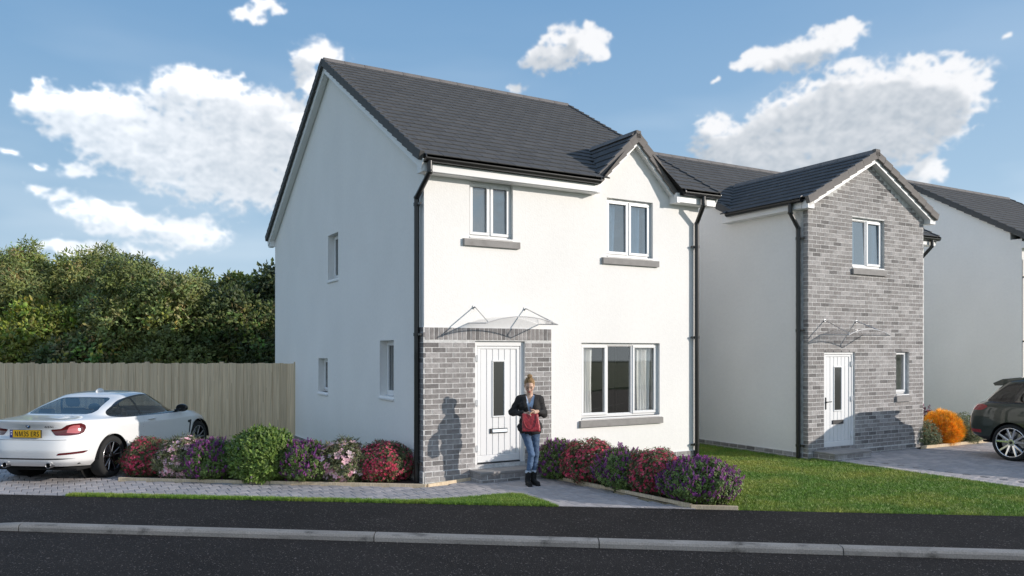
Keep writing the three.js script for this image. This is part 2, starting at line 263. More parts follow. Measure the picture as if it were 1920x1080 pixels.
structure(mesh('road', tint(sheet(range(-40, 40, 120), range(-6.3, -0.08, 26), (x, q) => [x, -0.08, -(kerbD(x) + q)]), patch), M.asphalt));
const sink = (x) => 0.055 * sstep(-5.9, -6.9, x);
structure(mesh('footway', tint(sheet(range(-40, 40, 320), range(0, 1, 10), (x, q) => [x, 0.0 - sink(x) * (1 - q), -mix(kerbD(x) + 0.001, edgeD(x), q)]), patch), M.asphalt));
{ // kerb stones, butted with open joints; the leftmost one in view is the ramp of a dropped crossing
  const kerb = structure(new THREE.Group()); kerb.name = 'kerb'; scene.add(kerb);
  const joints = [-20, -16, -12, -8.6, -5.97, -1.58, 0.964, 3.54, 6.1, 8.66, 11.2, 14, 18, 22];
  joints.slice(1).forEach((x1, i) => {
    const x0 = joints[i], L = x1 - x0 - 0.012, n = 24, us = range(x0 + 0.006, x1 - 0.006, n);
    const prof = (x) => { const t = 0.001 - sink(x); return [[0.002, t - 0.09], [0.002, t - 0.005], [-0.004, t], [-0.098, t - 0.001], [-0.125, t - 0.012], [-0.14, t - 0.035], [-0.143, -0.16]]; };
    const p = [], id = [], m = 7;
    us.forEach((x) => prof(x).forEach(([q, y]) => p.push(x, y, -(kerbD(x) + q))));
    for (let a = 0; a < n; a++) for (let b = 0; b + 1 < m; b++) { const s = a * m + b; id.push(s, s + m, s + 1, s + 1, s + m, s + m + 1); }
    for (const e of [0, n]) for (let b = 1; b + 1 < m; b++) id.push(e * m, e * m + b, e * m + b + 1);
    const g = new THREE.BufferGeometry(); g.setAttribute('position', new THREE.Float32BufferAttribute(p, 3)); g.setIndex(id);
    const f = g.index ? g.toNonIndexed() : g; f.computeVertexNormals();
    mesh('kerb_stone', metric(f, i * 0.37, i * 0.19), M.kerb, kerb);
  });
}
// half-plane clip of a convex outline of [x, z] in plot axes, kept behind the footway edge
function clipEdge(poly, off = 0) {
  const f = ([x, z]) => { const w = site(x, z); return -w[2] - edgeD(w[0]) - off; }, out = [];
  poly.forEach((p, i) => { const q = poly[(i + 1) % poly.length], a = f(p), b = f(q); if (a >= 0) out.push(p); if (a * b < 0) { const t = a / (a - b); out.push([mix(p[0], q[0], t), mix(p[1], q[1], t)]); } });
  return out;
}
const gap = 0.007;
function paveArea(name, label, test, x0, x1, z0, z1, px, pz, top, seed, grid) {
  // blocks in stretcher bond along the plot axes: the nearest are meshes of their own, the rest one part
  const root = structure(new THREE.Group()); root.name = name; root.position.set(OX, 0, OZ); root.rotation.y = TURN; scene.add(root); root.userData.label = label;
  const r = rng(seed), whole = [], cut = [], shapes = [0, 1, 2, 3].map((k) => cbox(px - gap, 0.05, pz - gap, 0.006, k * 0.31, k * 0.17));
  for (let j = 0, z = z0; z < z1; j++, z += pz) for (let i = 0, x = x0 - (j % 2) * px / 2; x < x1; i++, x += px) {
    const cx = x + px / 2, cz = z + pz / 2; if (!test(cx, cz)) continue;
    const quad = [[x + gap / 2, z + gap / 2], [x + px - gap / 2, z + gap / 2], [x + px - gap / 2, z + pz - gap / 2], [x + gap / 2, z + pz - gap / 2]], c = clipEdge(quad, 0.004);
    if (c.length < 3) continue;
    const w = site(cx, cz), shown = Math.abs(w[0] / w[2]) < 0.67;
    const b = { cx, cz, d: shown ? -w[2] : 900 + Math.abs(w[2]), y: top - 0.025 + (r() - 0.5) * 0.003, m: Math.floor(r() * 4), v: Math.floor(r() * 4), rx: (r() - 0.5) * 0.006, rz: (r() - 0.5) * 0.008 };
    if (c.length === 4 && c.every((p, k) => Math.hypot(p[0] - quad[k][0], p[1] - quad[k][1]) < 1e-6)) whole.push(b); else { b.c = c; cut.push(b); }
  }
  const all = [...whole, ...cut].sort((a, b) => a.d - b.d), rest = [];
  all.forEach((b, i) => {
    let g = shapes[b.v];
    if (b.c) { const sh = new THREE.Shape(b.c.map(([x, z]) => new THREE.Vector2(x - b.cx, -(z - b.cz)))); g = new THREE.ExtrudeGeometry(sh, { depth: 0.05, bevelEnabled: false }); g.rotateX(-Math.PI / 2); g.translate(0, -0.025, 0); g = metric(g.toNonIndexed(), b.cx * 3, b.cz); }
    if (i < 300) { const m = mesh('paving_block', g, M.paving[b.m], root); m.position.set(b.cx, b.y, b.cz); m.rotation.set(b.rx, 0, b.rz); }
    else { const q = g.clone().translate(b.cx, b.y, b.cz), c = M.paving[b.m].color; rest.push(tint(q, () => [c.r, c.g, c.b])); }
  });
  if (rest.length) stuff(mesh('paving', rest, M.pavingMix, root));
  return root;
}
const leftPave = [[-14, edgeD(-14) - 0.5], [3.2, edgeD(3.2) - 0.5], [2.40, 10.45], [2.05, 10.8], [1.157, 12.2], [0.44, 13.3], [-0.6, 12.85], [-1.33, 12.13], [-6.36, 12.77], [-6.1, 13.2], [-5.62, 17.3], [-14, 18.0]];
const inLeft = (x, z) => { const w = site(x, z); const p = leftPave; return inside(p, w[0], -w[2]); };
const strip = [[-6.45, edgeD(-6.45) - 0.02], [-6.43, 11.54], [-4.3, 11.30], [-2.3, 11.09], [-1.4, 11.01], [-0.95, 11.10], [-0.5, 11.30], [-0.05, 11.50], [0.14, 11.46], [0.40, 11.02], [0.62, edgeD(0.62) - 0.02]];
structure(mesh('path_bed', flat(leftPave.map(([x, d]) => [x, -Math.max(d, edgeD(x))]), -0.012), M.bedding));
paveArea('path', 'grey block paving of the left drive and the path to the front door', (x, z) => { const w = site(x, z); return inLeft(x, z) && !inside(strip, w[0], -w[2]) && !(x > 0.8 && x < 1.9 && z < 0.4); }, -14, 4, -9, 7, 0.155, 0.29, 0.006, 21);
const drive2 = [[7.86, 7], [7.86, 1.05], [11.02, 1.05], [11.02, 1.2], [14.6, 1.2], [14.6, 9], [7.86, 9]];
structure((() => { const m = mesh('driveway_bed', flat(drive2.map(([x, z]) => { const w = site(x, z); return [w[0], Math.min(w[2], -edgeD(w[0]))]; }), -0.010), M.bedding); return m; })());
paveArea('driveway', 'grey block paving of the drive beside the brick-fronted house', (x, z) => inside(drive2, x, z) && x > 8.30, 8.30, 14.6, 1.06, 9, 0.22, 0.15, 0.006, 22);
{ // pale border of blocks along the lawn, two wide
  const root = structure(new THREE.Group()); root.name = 'driveway_border'; root.position.set(OX, 0, OZ); root.rotation.y = TURN; scene.add(root);
  const r = rng(8), shapes = [0, 1].map((k) => cbox(0.213, 0.05, 0.143, 0.006, k * 0.4, k * 0.3));
  for (let c = 0; c < 2; c++) for (let z = 1.06 + c * 0.075; z < 6; z += 0.15) {
    const x = 7.87 + c * 0.22; if (clipEdge([[x, z], [x + 0.21, z], [x + 0.21, z + 0.14], [x, z + 0.14]]).length !== 4) continue;
    const m = mesh('paving_block', shapes[Math.floor(r() * 2)], M.paving[2], root); m.position.set(x + 0.11, -0.018 + (r() - 0.5) * 0.003, z + 0.075); m.rotation.set((r() - 0.5) * 0.008, 0, (r() - 0.5) * 0.008);
  }
}
// soil of the planting beds
const soilSheet = (pts, y) => structure(mesh('soil', flat(pts.map(([x, d]) => [x, -d]), y), M.soil));
const sw = (x, z) => { const w = site(x, z); return [w[0], -w[2]]; };
soilSheet([[-6.36, 12.77], [-3.86, 12.42], [-1.34, 12.12], sw(0, -0.02), sw(0, -1.5), [-4.2, 14.0], [-6.0, 14.3]], 0.012);
soilSheet([sw(2.06, 0.25), sw(2.24, 3.06), [2.42, 10.53], [2.97, 10.42], sw(3.1, 3.0), sw(3.2, 1.2), sw(3.3, 0.02), sw(2.4, 0.02)], 0.012);
soilSheet([sw(11.1, 1.17), sw(14.4, 1.17), sw(14.4, -0.8), sw(11.5, -0.8)], 0.012);
{ // sawn timber edging round the beds
  const E = (label, a, b, h = 0.06) => { const A = V(a[0], 0.012, -a[1]), B = V(b[0], 0.012, -b[1]), ac = B.clone().sub(A).cross(UP).normalize(); tag(mesh('edging_board', plank(A.toArray(), B.toArray(), ac.toArray(), 0.045, h + 0.02), M.edging), label, 'edging board', undefined); };
  E('timber edging board of the left flower bed, nearest the white car', [-6.37, 12.757], [-3.82, 12.414]);
  E('timber edging board of the left bed, ending at the house corner', [-3.81, 12.412], [-1.32, 12.10]);
  E('timber edging board along the foot of the brick panel left of the doorstep', [-1.30, 12.115], [-0.66, 12.76]);
  E('long timber edging board along the right flower bed beside the paved path', sw(2.04, 0.26), [2.40, 10.53], 0.07);
  E('short timber edging board between the big purple shrub and the footway', [2.39, 10.51], [2.99, 10.415], 0.05);
  E('sunlit timber edging board in front of the orange bush by the brick-fronted house', sw(11.02, 1.19), sw(14.2, 1.19), 0.09);
}
// ---------------------------------------------------------------- building parts shared by the three houses
const FRONT = new THREE.Matrix4(), LEFT = (x = 0) => basis([0, 0, 1], [0, 1, 0], [-1, 0, 0], [x, 0, 0]), RIGHT = (x) => basis([0, 0, -1], [0, 1, 0], [1, 0, 0], [x, 0, 0]), BACK = (z) => basis([-1, 0, 0], [0, 1, 0], [0, 0, -1], [0, 0, z]);
const camWorld = V(0, EYE, 0);
const COURSE = 0.0816, PITCH = 0.2445, JOINT = 0.0125;
const brickShapes = new Map();
function brickShape(w, h, v) { const k = Math.round(w * 200) + '/' + Math.round(h * 200) + '/' + v; if (!brickShapes.has(k)) brickShapes.set(k, cbox(Math.round(w * 200) / 200, Math.round(h * 200) / 200, 0.034, 0.003, v * 0.37, v * 0.23)); return brickShapes.get(k); }
// rows of bricks on a face given by a matrix (x along, y up, z out), broken bond, cut at the ends and round openings
function brickField(list, m, x0, x1, y0, y1, { holes = [], keep = () => true, shift = 0, seed = 1, proud = 0, loose = false } = {}) {
  const r = rng(seed), rows = Math.round((y1 - y0) / COURSE);
  for (let j = 0; j < rows; j++) {
    const ya = y0 + j * COURSE + JOINT / 2, yb = ya + COURSE - JOINT, cy = (ya + yb) / 2;
    for (let x = x0 - PITCH - ((j % 2) * 0.5 + shift) % 1 * PITCH; x < x1; x += PITCH) {
      let segs = [[Math.max(x + JOINT / 2, x0), Math.min(x + PITCH - JOINT / 2, x1)]];
      for (const [hx0, hy0, hx1, hy1] of holes) if (cy > hy0 && cy < hy1) segs = segs.flatMap(([a, b]) => [[a, Math.min(b, hx0 - 0.004)], [Math.max(a, hx1 + 0.004), b]].filter(([p, q]) => q > p));
      for (const [a, b] of segs) if (b - a > 0.025 && keep((a + b) / 2, cy)) { const t = r(); list.push({ m: m.clone().multiply(new THREE.Matrix4().makeTranslation((a + b) / 2, cy, proud - 0.0125 + (r() - 0.5) * 0.002)), w: b - a, h: yb - ya, v: Math.floor(r() * 4), tone: t < 0.34 ? 0 : t < 0.58 ? 1 : t < 0.72 ? 2 : t < 0.9 ? 3 : 4, loose }); }
    }
  }
}
function soldiers(list, m, x0, x1, y0, h, seed) { const r = rng(seed), n = Math.round((x1 - x0) / COURSE), p = (x1 - x0) / n; for (let i = 0; i < n; i++) list.push({ m: m.clone().multiply(new THREE.Matrix4().makeTranslation(x0 + (i + 0.5) * p, y0 + h / 2, -0.0125 + (r() - 0.5) * 0.002)), w: p - JOINT, h: h - JOINT, v: Math.floor(r() * 4), tone: [0, 1, 3, 4, 0][Math.floor(r() * 5)], loose: false }); }
const viewDist = (root, m) => { const p = V(0, 0, 0).applyMatrix4(m).applyMatrix4(root.matrixWorld); return p; };
function layBricks(root, parent, list) {
  root.updateMatrixWorld(true);
  for (const b of list) { const p = viewDist(root, b.m); b.d = p.distanceTo(camWorld) + (b.loose ? 1000 : 0) + (Math.abs(p.x / p.z) > 0.66 ? 500 : 0); }
  list.sort((a, b) => a.d - b.d);
  const rest = [];
  list.forEach((b, i) => {
    const g = brickShape(b.w, b.h, b.v);
    if (i < 300) { const o = mesh('brick', g, M.bricks[b.tone], parent); b.m.decompose(o.position, o.quaternion, o.scale); }
    else { const c = M.bricks[b.tone].color; rest.push(tint(g.clone().applyMatrix4(b.m), () => [c.r, c.g, c.b])); }
  });
  if (rest.length) stuff(mesh('brickwork', rest, M.brickMix, parent));
}
const tileShapes = [0, 1, 2].map((k) => cbox(0.327, 0.02, 0.30, 0.004, k * 0.4, k * 0.3));
// courses of flat interlocking tiles on a slope: corner, direction along the eaves, direction up the slope
function tileSlope(list, O, X, S, width, length, keep = () => true, seed = 3) {
  const r = rng(seed), o = V(...O), x = V(...X), s = V(...S).normalize(), n = x.clone().cross(s), z = x.clone().cross(n), rows = Math.round(length / 0.25), g = length / rows, cols = Math.ceil(width / 0.33), w = width / cols;
  for (let j = 0; j < rows; j++) for (let i = 0; i <= cols; i++) {
    let a = (i - (j % 2) * 0.5) * w, b = a + w; a = Math.max(0, a); b = Math.min(width, b); if (b - a < 0.05) continue;
    const u = (a + b) / 2, v = (j + 0.5) * g; if (!keep(u, v)) continue;
    const p = o.clone().addScaledVector(x, u).addScaledVector(s, v + 0.012).addScaledVector(n, 0.026 + (r() - 0.5) * 0.0012);
    const m = new THREE.Matrix4().makeBasis(x, n, z).setPosition(p).multiply(new THREE.Matrix4().makeRotationFromEuler(new THREE.Euler(-0.075 + (r() - 0.5) * 0.002, (r() - 0.5) * 0.002, (r() - 0.5) * 0.002))).multiply(new THREE.Matrix4().makeScale((b - a - 0.004) / 0.327, 1, (g + 0.05) / 0.30));
    list.push({ m, k: Math.floor(r() * 3), tone: r() < 0.62 ? 0 : r() < 0.6 ? 1 : 2 });
  }
}
function layTiles(root, parent, list) {
  root.updateMatrixWorld(true);
  for (const b of list) { const p = viewDist(root, b.m); b.d = p.distanceTo(camWorld) + (Math.abs(p.x / p.z) > 0.66 ? 500 : 0); }
  list.sort((a, b) => a.d - b.d);
  const rest = [];
  list.forEach((b, i) => {
    if (i < 300) { const o = mesh('roof_tile', tileShapes[b.k], M.tiles[b.tone], parent); b.m.decompose(o.position, o.quaternion, o.scale); }
    else { const c = M.tiles[b.tone].color; rest.push(tint(tileShapes[b.k].clone().applyMatrix4(b.m), () => [c.r, c.g, c.b])); }
  });
  if (rest.length) stuff(mesh('roof_tiling', rest, M.tileMix, parent));
}
const capShapes = [cbox(0.085, 0.15, 0.285, 0.006), cbox(0.15, 0.085, 0.285, 0.006)];
// overlapping dry-verge caps up a rake: start, direction up the slope, direction across (outwards), number
function vergeCaps(parent, O, S, A, length, mat = M.verge, drop = 0.03) {
  const o = V(...O), s = V(...S).normalize(), a = V(...A), n = a.clone().cross(s); if (n.y < 0) n.negate();
  const z = a.clone().cross(n), c = Math.round(length / 0.25), g = length / c;
  for (let i = 0; i < c; i++) {
    const m = mesh('verge_tile', capShapes[0], mat, parent);
    new THREE.Matrix4().makeBasis(a, n, z).setPosition(o.clone().addScaledVector(s, (i + 0.5) * g).addScaledVector(n, -drop)).multiply(new THREE.Matrix4().makeRotationX(z.dot(s) > 0 ? 0.085 : -0.085)).multiply(new THREE.Matrix4().makeScale(1, 1, (g + 0.02) / 0.285)).decompose(m.position, m.quaternion, m.scale);
  }
}
function ridgeTiles(parent, a, b) {
  const A = V(...a), B = V(...b), L = A.distanceTo(B), n = Math.round(L / 0.45), d = B.clone().sub(A).normalize(), sd = d.clone().cross(UP), k = L / n;
  const sh = new THREE.Shape(); sh.moveTo(-0.125, -0.075); sh.lineTo(-0.06, 0.012); sh.quadraticCurveTo(0, 0.05, 0.06, 0.012); sh.lineTo(0.125, -0.075); sh.lineTo(0.105, -0.085); sh.lineTo(0, 0.0); sh.lineTo(-0.105, -0.085);
  const g = new THREE.ExtrudeGeometry(sh, { depth: k - 0.008, bevelEnabled: false, curveSegments: 4 }).toNonIndexed(); metric(g);
  for (let i = 0; i < n; i++) { const m = mesh('ridge_tile', g, M.verge, parent); new THREE.Matrix4().makeBasis(sd, UP, d.clone().negate()).setPosition(A.clone().addScaledVector(d, (i + 1) * k)).decompose(m.position, m.quaternion, m.scale); }
}
function halfGutter(len) { // open half-round channel along +x, its rim at y = 0
  const sh = new THREE.Shape(); sh.absarc(0, 0, 0.06, Math.PI, 2 * Math.PI, false); sh.lineTo(0.052, 0); sh.absarc(0, 0, 0.052, 2 * Math.PI, Math.PI, true); sh.lineTo(-0.06, 0);
  const g = new THREE.ExtrudeGeometry(sh, { depth: len, bevelEnabled: false, curveSegments: 8 }), ends = [0, len].map((z) => { const c = new THREE.CylinderGeometry(0.064, 0.064, 0.02, 16, 1, false, Math.PI / 2, Math.PI); c.rotateX(Math.PI / 2); c.rotateZ(0); c.translate(0, 0, z); return c.toNonIndexed(); });
  const out = merge([g.toNonIndexed(), ...ends]); out.rotateY(Math.PI / 2); return out;
}
function gutter(parent, a, b) { const A = V(...a), B = V(...b), d = B.clone().sub(A), g = halfGutter(d.length()); d.normalize(); g.applyMatrix4(new THREE.Matrix4().makeBasis(d, UP, d.clone().cross(UP)).setPosition(A)); return mesh('gutter', g, M.gutter, parent); }
function downpipe(parent, pts, clips, dir, r = 0.043) {
  const p = part('downpipe', parent);
  mesh('pipe', tube(pts, r, 14, 120, true), M.gutter, p);
  for (const q of pts.slice(1, -1)) { const s = new THREE.SphereGeometry(r * 1.12, 14, 10).toNonIndexed(); s.translate(...q); mesh('elbow', s, M.gutter, p); }
  const [bx, , bz] = pts[pts.length - 1];
  for (const y of clips) { const c = new THREE.CylinderGeometry(r * 1.22, r * 1.22, 0.05, 14).toNonIndexed(); c.translate(bx, y, bz); mesh('pipe_clip', [metric(c), plank([bx, y, bz], [bx + dir[0], y, bz + dir[1]], [dir[1], 0, -dir[0]], 0.03, 0.035)], M.gutter, p); }
  return p;
}
// casement window; the frame stands back in its opening; lights: [share of the width, opens?]
function windowUnit(parent, place, x0, y0, x1, y1, lights, { sill = 'stone', tilt = 0, back = 0.072, label, ext = 0.12, glass = M.glass } = {}) {
  const w = part('window', parent); place.decompose(w.position, w.quaternion, w.scale); if (label) w.userData.label = label;
  const zf = -back, zb = zf - 0.065, f = 0.05, total = lights.reduce((s, l) => s + l[0], 0), frame = [];
  frame.push(bb(x0, y1 - f, zb, x1, y1, zf, 0.006), bb(x0, y0, zb, x1, y0 + f, zf, 0.006), bb(x0, y0 + f, zb, x0 + f, y1 - f, zf, 0.006), bb(x1 - f, y0 + f, zb, x1, y1 - f, zf, 0.006));
  const W = x1 - x0 - 2 * f; let x = x0 + f;
  lights.forEach(([share, opens], i) => {
    const a = x, b = x + W * share / total, last = i === lights.length - 1; x = b;
    if (!last) frame.push(bb(b - 0.022, y0 + f, zb, b + 0.022, y1 - f, zf - 0.002, 0.005));
    const pa = a + (i ? 0.022 : 0), pb = b - (last ? 0 : 0.022), e = opens ? 0.052 : 0.014, q = opens ? 0.012 : 0, sx0 = pa - q, sx1 = pb + q, sy0 = y0 + f - q, sy1 = y1 - f + q, zs = zf + (opens ? 0.016 : -0.014);
    mesh(opens ? 'sash' : 'glazing_bead', [bb(sx0, sy1 - e, zb + 0.01, sx1, sy1, zs, 0.007), bb(sx0, sy0, zb + 0.01, sx1, sy0 + e, zs, 0.007), bb(sx0, sy0 + e, zb + 0.01, sx0 + e, sy1 - e, zs, 0.007), bb(sx1 - e, sy0 + e, zb + 0.01, sx1, sy1 - e, zs, 0.007)], M.upvc, w);
    const g = new THREE.PlaneGeometry(sx1 - sx0 - 2 * e + 0.004, sy1 - sy0 - 2 * e + 0.004), p = mesh('pane', g, glass, w); p.position.set((sx0 + sx1) / 2, (sy0 + sy1) / 2, zf - 0.02); p.rotation.x = tilt;
    mesh('gasket', [bb(sx0 + e, sy0 + e, zf - 0.03, sx0 + e + 0.006, sy1 - e, zf - 0.015, 0.001), bb(sx1 - e - 0.006, sy0 + e, zf - 0.03, sx1 - e, sy1 - e, zf - 0.015, 0.001), bb(sx0 + e, sy1 - e - 0.006, zf - 0.03, sx1 - e, sy1 - e, zf - 0.015, 0.001)], M.seal, w);
    if (opens) mesh('trickle_vent', [bb(mix(sx0, sx1, 0.22), y1 - 0.022, zf - 0.01, mix(sx0, sx1, 0.86), y1 - 0.006, zf + 0.02, 0.004)], M.upvc, w);
  });
  mesh('frame', frame, M.upvc, w);
  mesh('sub_sill', [bb(x0, y0 - 0.028, zb, x1, y0, zf + 0.085, 0.006)], M.upvc, w);
  if (sill === 'stone') { // precast sill with a weathered (sloping) top
    const sh = new THREE.Shape([[0.045, -0.148], [0.045, -0.05], [-0.09, -0.03], [-0.09, -0.148]].map((p) => new THREE.Vector2(...p))), g = new THREE.ExtrudeGeometry(sh, { depth: x1 - x0 + 2 * ext - 0.012, bevelEnabled: true, bevelSize: 0.006, bevelThickness: 0.006, bevelSegments: 1 });
    g.applyMatrix4(basis([0, 0, 1], [0, 1, 0], [-1, 0, 0], [x1 + ext - 0.006, y0, 0])); mesh('sill', [metric(g.toNonIndexed())], M.sill, w);
  } else mesh('sill', [bb(x0 - 0.01, y0 - 0.07, -0.10, x1 + 0.01, y0 - 0.031, 0.03, 0.006)], M.upvc, w);
  // the dark room behind
  const d = 1.5, rx0 = x0 - 0.35, rx1 = x1 + 0.35, ry0 = y0 - 0.75, ry1 = y1 + 0.22, t = 0.03, zi = -0.305;
  const room = [bb(rx0, ry0, zi - d - t, rx1, ry1, zi - d), bb(rx0 - t, ry0, zi - d, rx0, ry1, zi), bb(rx1, ry0, zi - d, rx1 + t, ry1, zi), bb(rx0, ry0 - t, zi - d, rx1, ry0, zi), bb(rx0, ry1, zi - d, rx1, ry1 + t, zi)];
  mesh('room', room, M.interior, w);
  return w;
}
function curtain(house, place, x0, x1, y0, y1, z, folds, seed, label, group) {
  const n = folds * 12, r = rng(seed), amp = range(0, 1, n).map(() => 0), ph = r() * 6, p = [], uv = [], id = [];
  const m = 10;
  for (let j = 0; j <= m; j++) for (let i = 0; i <= n; i++) { const u = i / n, v = j / m, a = 0.026 * (0.7 + 0.3 * v) * Math.sin(u * folds * 2 * Math.PI + ph + Math.sin(v * 2 + seed) * 0.3) + 0.010 * Math.sin(u * folds * 4.7 * Math.PI + ph * 2); p.push(mix(x0, x1, u) + 0.012 * Math.sin(v * 3 + u * 9 + seed), mix(y0, y1, v), z + a); uv.push(u, v); }
  for (let j = 0; j < m; j++) for (let i = 0; i < n; i++) { const a = j * (n + 1) + i; id.push(a, a + 1, a + n + 1, a + 1, a + n + 2, a + n + 1); }
  const g = new THREE.BufferGeometry(); g.setAttribute('position', new THREE.Float32BufferAttribute(p, 3)); g.setAttribute('uv', new THREE.Float32BufferAttribute(uv, 2)); g.setIndex(id); g.computeVertexNormals();
  g.applyMatrix4(place);
  const o = mesh('curtain', g, M.curtain); o.position.copy(house.position); o.rotation.y = TURN; tag(o, label, 'curtain', group); return o;
}
// boarded front door: frame, leaf with upright boards, glazed slot, letter plate
function doorUnit(parent, x0, y0, x1, y1, { hinge = -1, handle = true, plate = M.dark, label } = {}) {
  const d = part('door', parent); if (label) d.userData.label = label;
  const f = 0.062, zf = -0.03, cx = (x0 + x1) / 2;
  mesh('door_frame', [bb(x0, y1 - f - 0.02, -0.12, x1, y1, zf, 0.006), bb(x0, y0, -0.12, x0 + f, y1 - f - 0.02, zf, 0.006), bb(x1 - f, y0, -0.12, x1, y1 - f - 0.02, zf, 0.006)], M.upvc, d);
  mesh('threshold', [bb(x0, y0 - 0.035, -0.12, x1, y0 + 0.02, zf - 0.005, 0.004)], M.dark, d);
  const a = x0 + f + 0.004, b = x1 - f - 0.004, s = y0 + 0.025, t = y1 - f - 0.026, e = 0.085, zl = zf - 0.012;
  const sw0 = cx - 0.125, sw1 = cx + 0.125, sy1 = t - 0.23, sy0 = y0 + (y1 - y0) * 0.375;
  mesh('leaf', [bb(a, t - e * 0.5, -0.1, b, t, zl, 0.008), bb(a, s, -0.1, b, s + e * 1.35, zl, 0.008), bb(a, s + e * 1.35, -0.1, a + e * 0.75, t - e * 0.5, zl, 0.008), bb(b - e * 0.75, s + e * 1.35, -0.1, b, t - e * 0.5, zl, 0.008), bb(a + 0.02, s + 0.05, -0.095, b - 0.02, t - 0.02, -0.075, 0.002)], M.upvc, d);
  const n = 6, ia = a + e * 0.75 + 0.003, ib = b - e * 0.75 - 0.003, bw = (ib - ia) / n;
  for (let i = 0; i < n; i++) mesh('door_board', [bb(ia + i * bw + 0.003, s + e * 1.35 + 0.002, -0.078, ia + (i + 1) * bw - 0.003, t - e * 0.5 - 0.002, zl - 0.012, 0.006)], M.upvc, d);
  const q = 0.026; mesh('glazing_frame', [bb(sw0, sy0, -0.07, sw1, sy0 + q, zl + 0.006, 0.008), bb(sw0, sy1 - q, -0.07, sw1, sy1, zl + 0.006, 0.008), bb(sw0, sy0 + q, -0.07, sw0 + q, sy1 - q, zl + 0.006, 0.008), bb(sw1 - q, sy0 + q, -0.07, sw1, sy1 - q, zl + 0.006, 0.008)], M.upvc, d);
  mesh('door_glass', [bb(sw0 + q - 0.004, sy0 + q - 0.004, -0.06, sw1 - q + 0.004, sy1 - q + 0.004, zl - 0.008, 0.001)], M.doorGlass, d);
  const ly = y0 + (y1 - y0) * 0.265;
  mesh('letter_plate', [bb(cx - 0.165, ly - 0.04, zl - 0.03, cx + 0.165, ly + 0.04, zl + 0.012, 0.006)], M.dark, d);
  if (plate !== M.dark) { const q = plank([cx - 0.125, ly + 0.002, zl + 0.012], [cx + 0.155, ly + 0.002, zl + 0.012], [0, 0.14, 0.99], 0.012, 0.052, 0.003); mesh('letter_flap', q, plate, d); }
  const hx = hinge < 0 ? x0 + f : x1 - f;
  for (const k of [0.13, 0.5, 0.86]) mesh('hinge', [bb(hx - 0.03, y0 + (y1 - y0) * k - 0.045, zf - 0.01, hx + 0.03, y0 + (y1 - y0) * k + 0.045, zf + 0.014, 0.006), bar([hx, y0 + (y1 - y0) * k - 0.055, zf + 0.014], [hx, y0 + (y1 - y0) * k + 0.055, zf + 0.014], 0.011)], M.upvc, d);
  if (handle) { const kx = hinge < 0 ? b - 0.035 : a + 0.035, ky = y0 + (y1 - y0) * 0.46, k = hinge < 0 ? -1 : 1; mesh('handle', [bb(kx - 0.018, ky - 0.12, zl - 0.01, kx + 0.018, ky + 0.12, zl + 0.012, 0.006), bar([kx, ky + 0.03, zl], [kx, ky + 0.03, zl + 0.055], 0.011), bar([kx, ky + 0.03, zl + 0.055], [kx + k * 0.115, ky + 0.035, zl + 0.05], 0.010)], M.dark, d); }
}
M.doorGlass = phy([0.045, 0.048, 0.045], 0.22, { clearcoat: 0.4, clearcoatRoughness: 0.15 });
M.flap = std([0.62, 0.66, 0.70], 0.22, { metalness: 1 });
function canopy(parent, x0, x1, yEdge, rise, depth, bx0, bx1, by) {
  const c = part('canopy', parent), n = 24, p = [], uv = [], id = [], arc = (u) => yEdge + rise * (1 - (2 * u - 1) ** 2);
  for (let j = 0; j <= 6; j++) for (let i = 0; i <= n; i++) { const u = i / n, v = j / 6; p.push(mix(x0, x1, u), arc(u) + 0.02 * (1 - v), 0.01 + v * depth); uv.push(u, v); }
  for (let j = 0; j < 6; j++) for (let i = 0; i < n; i++) { const a = j * (n + 1) + i; id.push(a, a + 1, a + n + 1, a + 1, a + n + 2, a + n + 1); }
  const g = new THREE.BufferGeometry(); g.setAttribute('position', new THREE.Float32BufferAttribute(p, 3)); g.setAttribute('uv', new THREE.Float32BufferAttribute(uv, 2)); g.setIndex(id); g.computeVertexNormals();
  mesh('canopy_panel', g, M.acrylic, c);
  const F = range(0, 1, n).map((u) => [mix(x0, x1, u), arc(u), 0.01 + depth]);
  mesh('edge_trim', [tube(F, 0.009, 6, 40), bar([x0, yEdge + 0.02, 0.01], [x0, yEdge, 0.01 + depth], 0.009), bar([x1, yEdge + 0.02, 0.01], [x1, yEdge, 0.01 + depth], 0.009)], M.acrylicEdge, c);
  for (const [bx, ux] of [[bx0, 0.035], [bx1, 0.93]]) {
    const end = [mix(x0, x1, ux), arc(ux) + 0.012, depth - 0.02], d = new THREE.CylinderGeometry(0.032, 0.032, 0.014, 20); d.rotateX(Math.PI / 2); d.translate(bx, by, 0.007);
    mesh('bracket', [metric(d.toNonIndexed()), bar([bx, by, 0.01], [bx, by - 0.008, 0.05], 0.013)], M.steel, c);
    mesh('strut', [bar([bx, by - 0.008, 0.045], end, 0.0095), bar([end[0], end[1] - 0.03, end[2]], [end[0], end[1] + 0.015, end[2]], 0.012)], M.steel, c);
  }
}
const T = (x, y, z) => new THREE.Matrix4().makeTranslation(x, y, z);

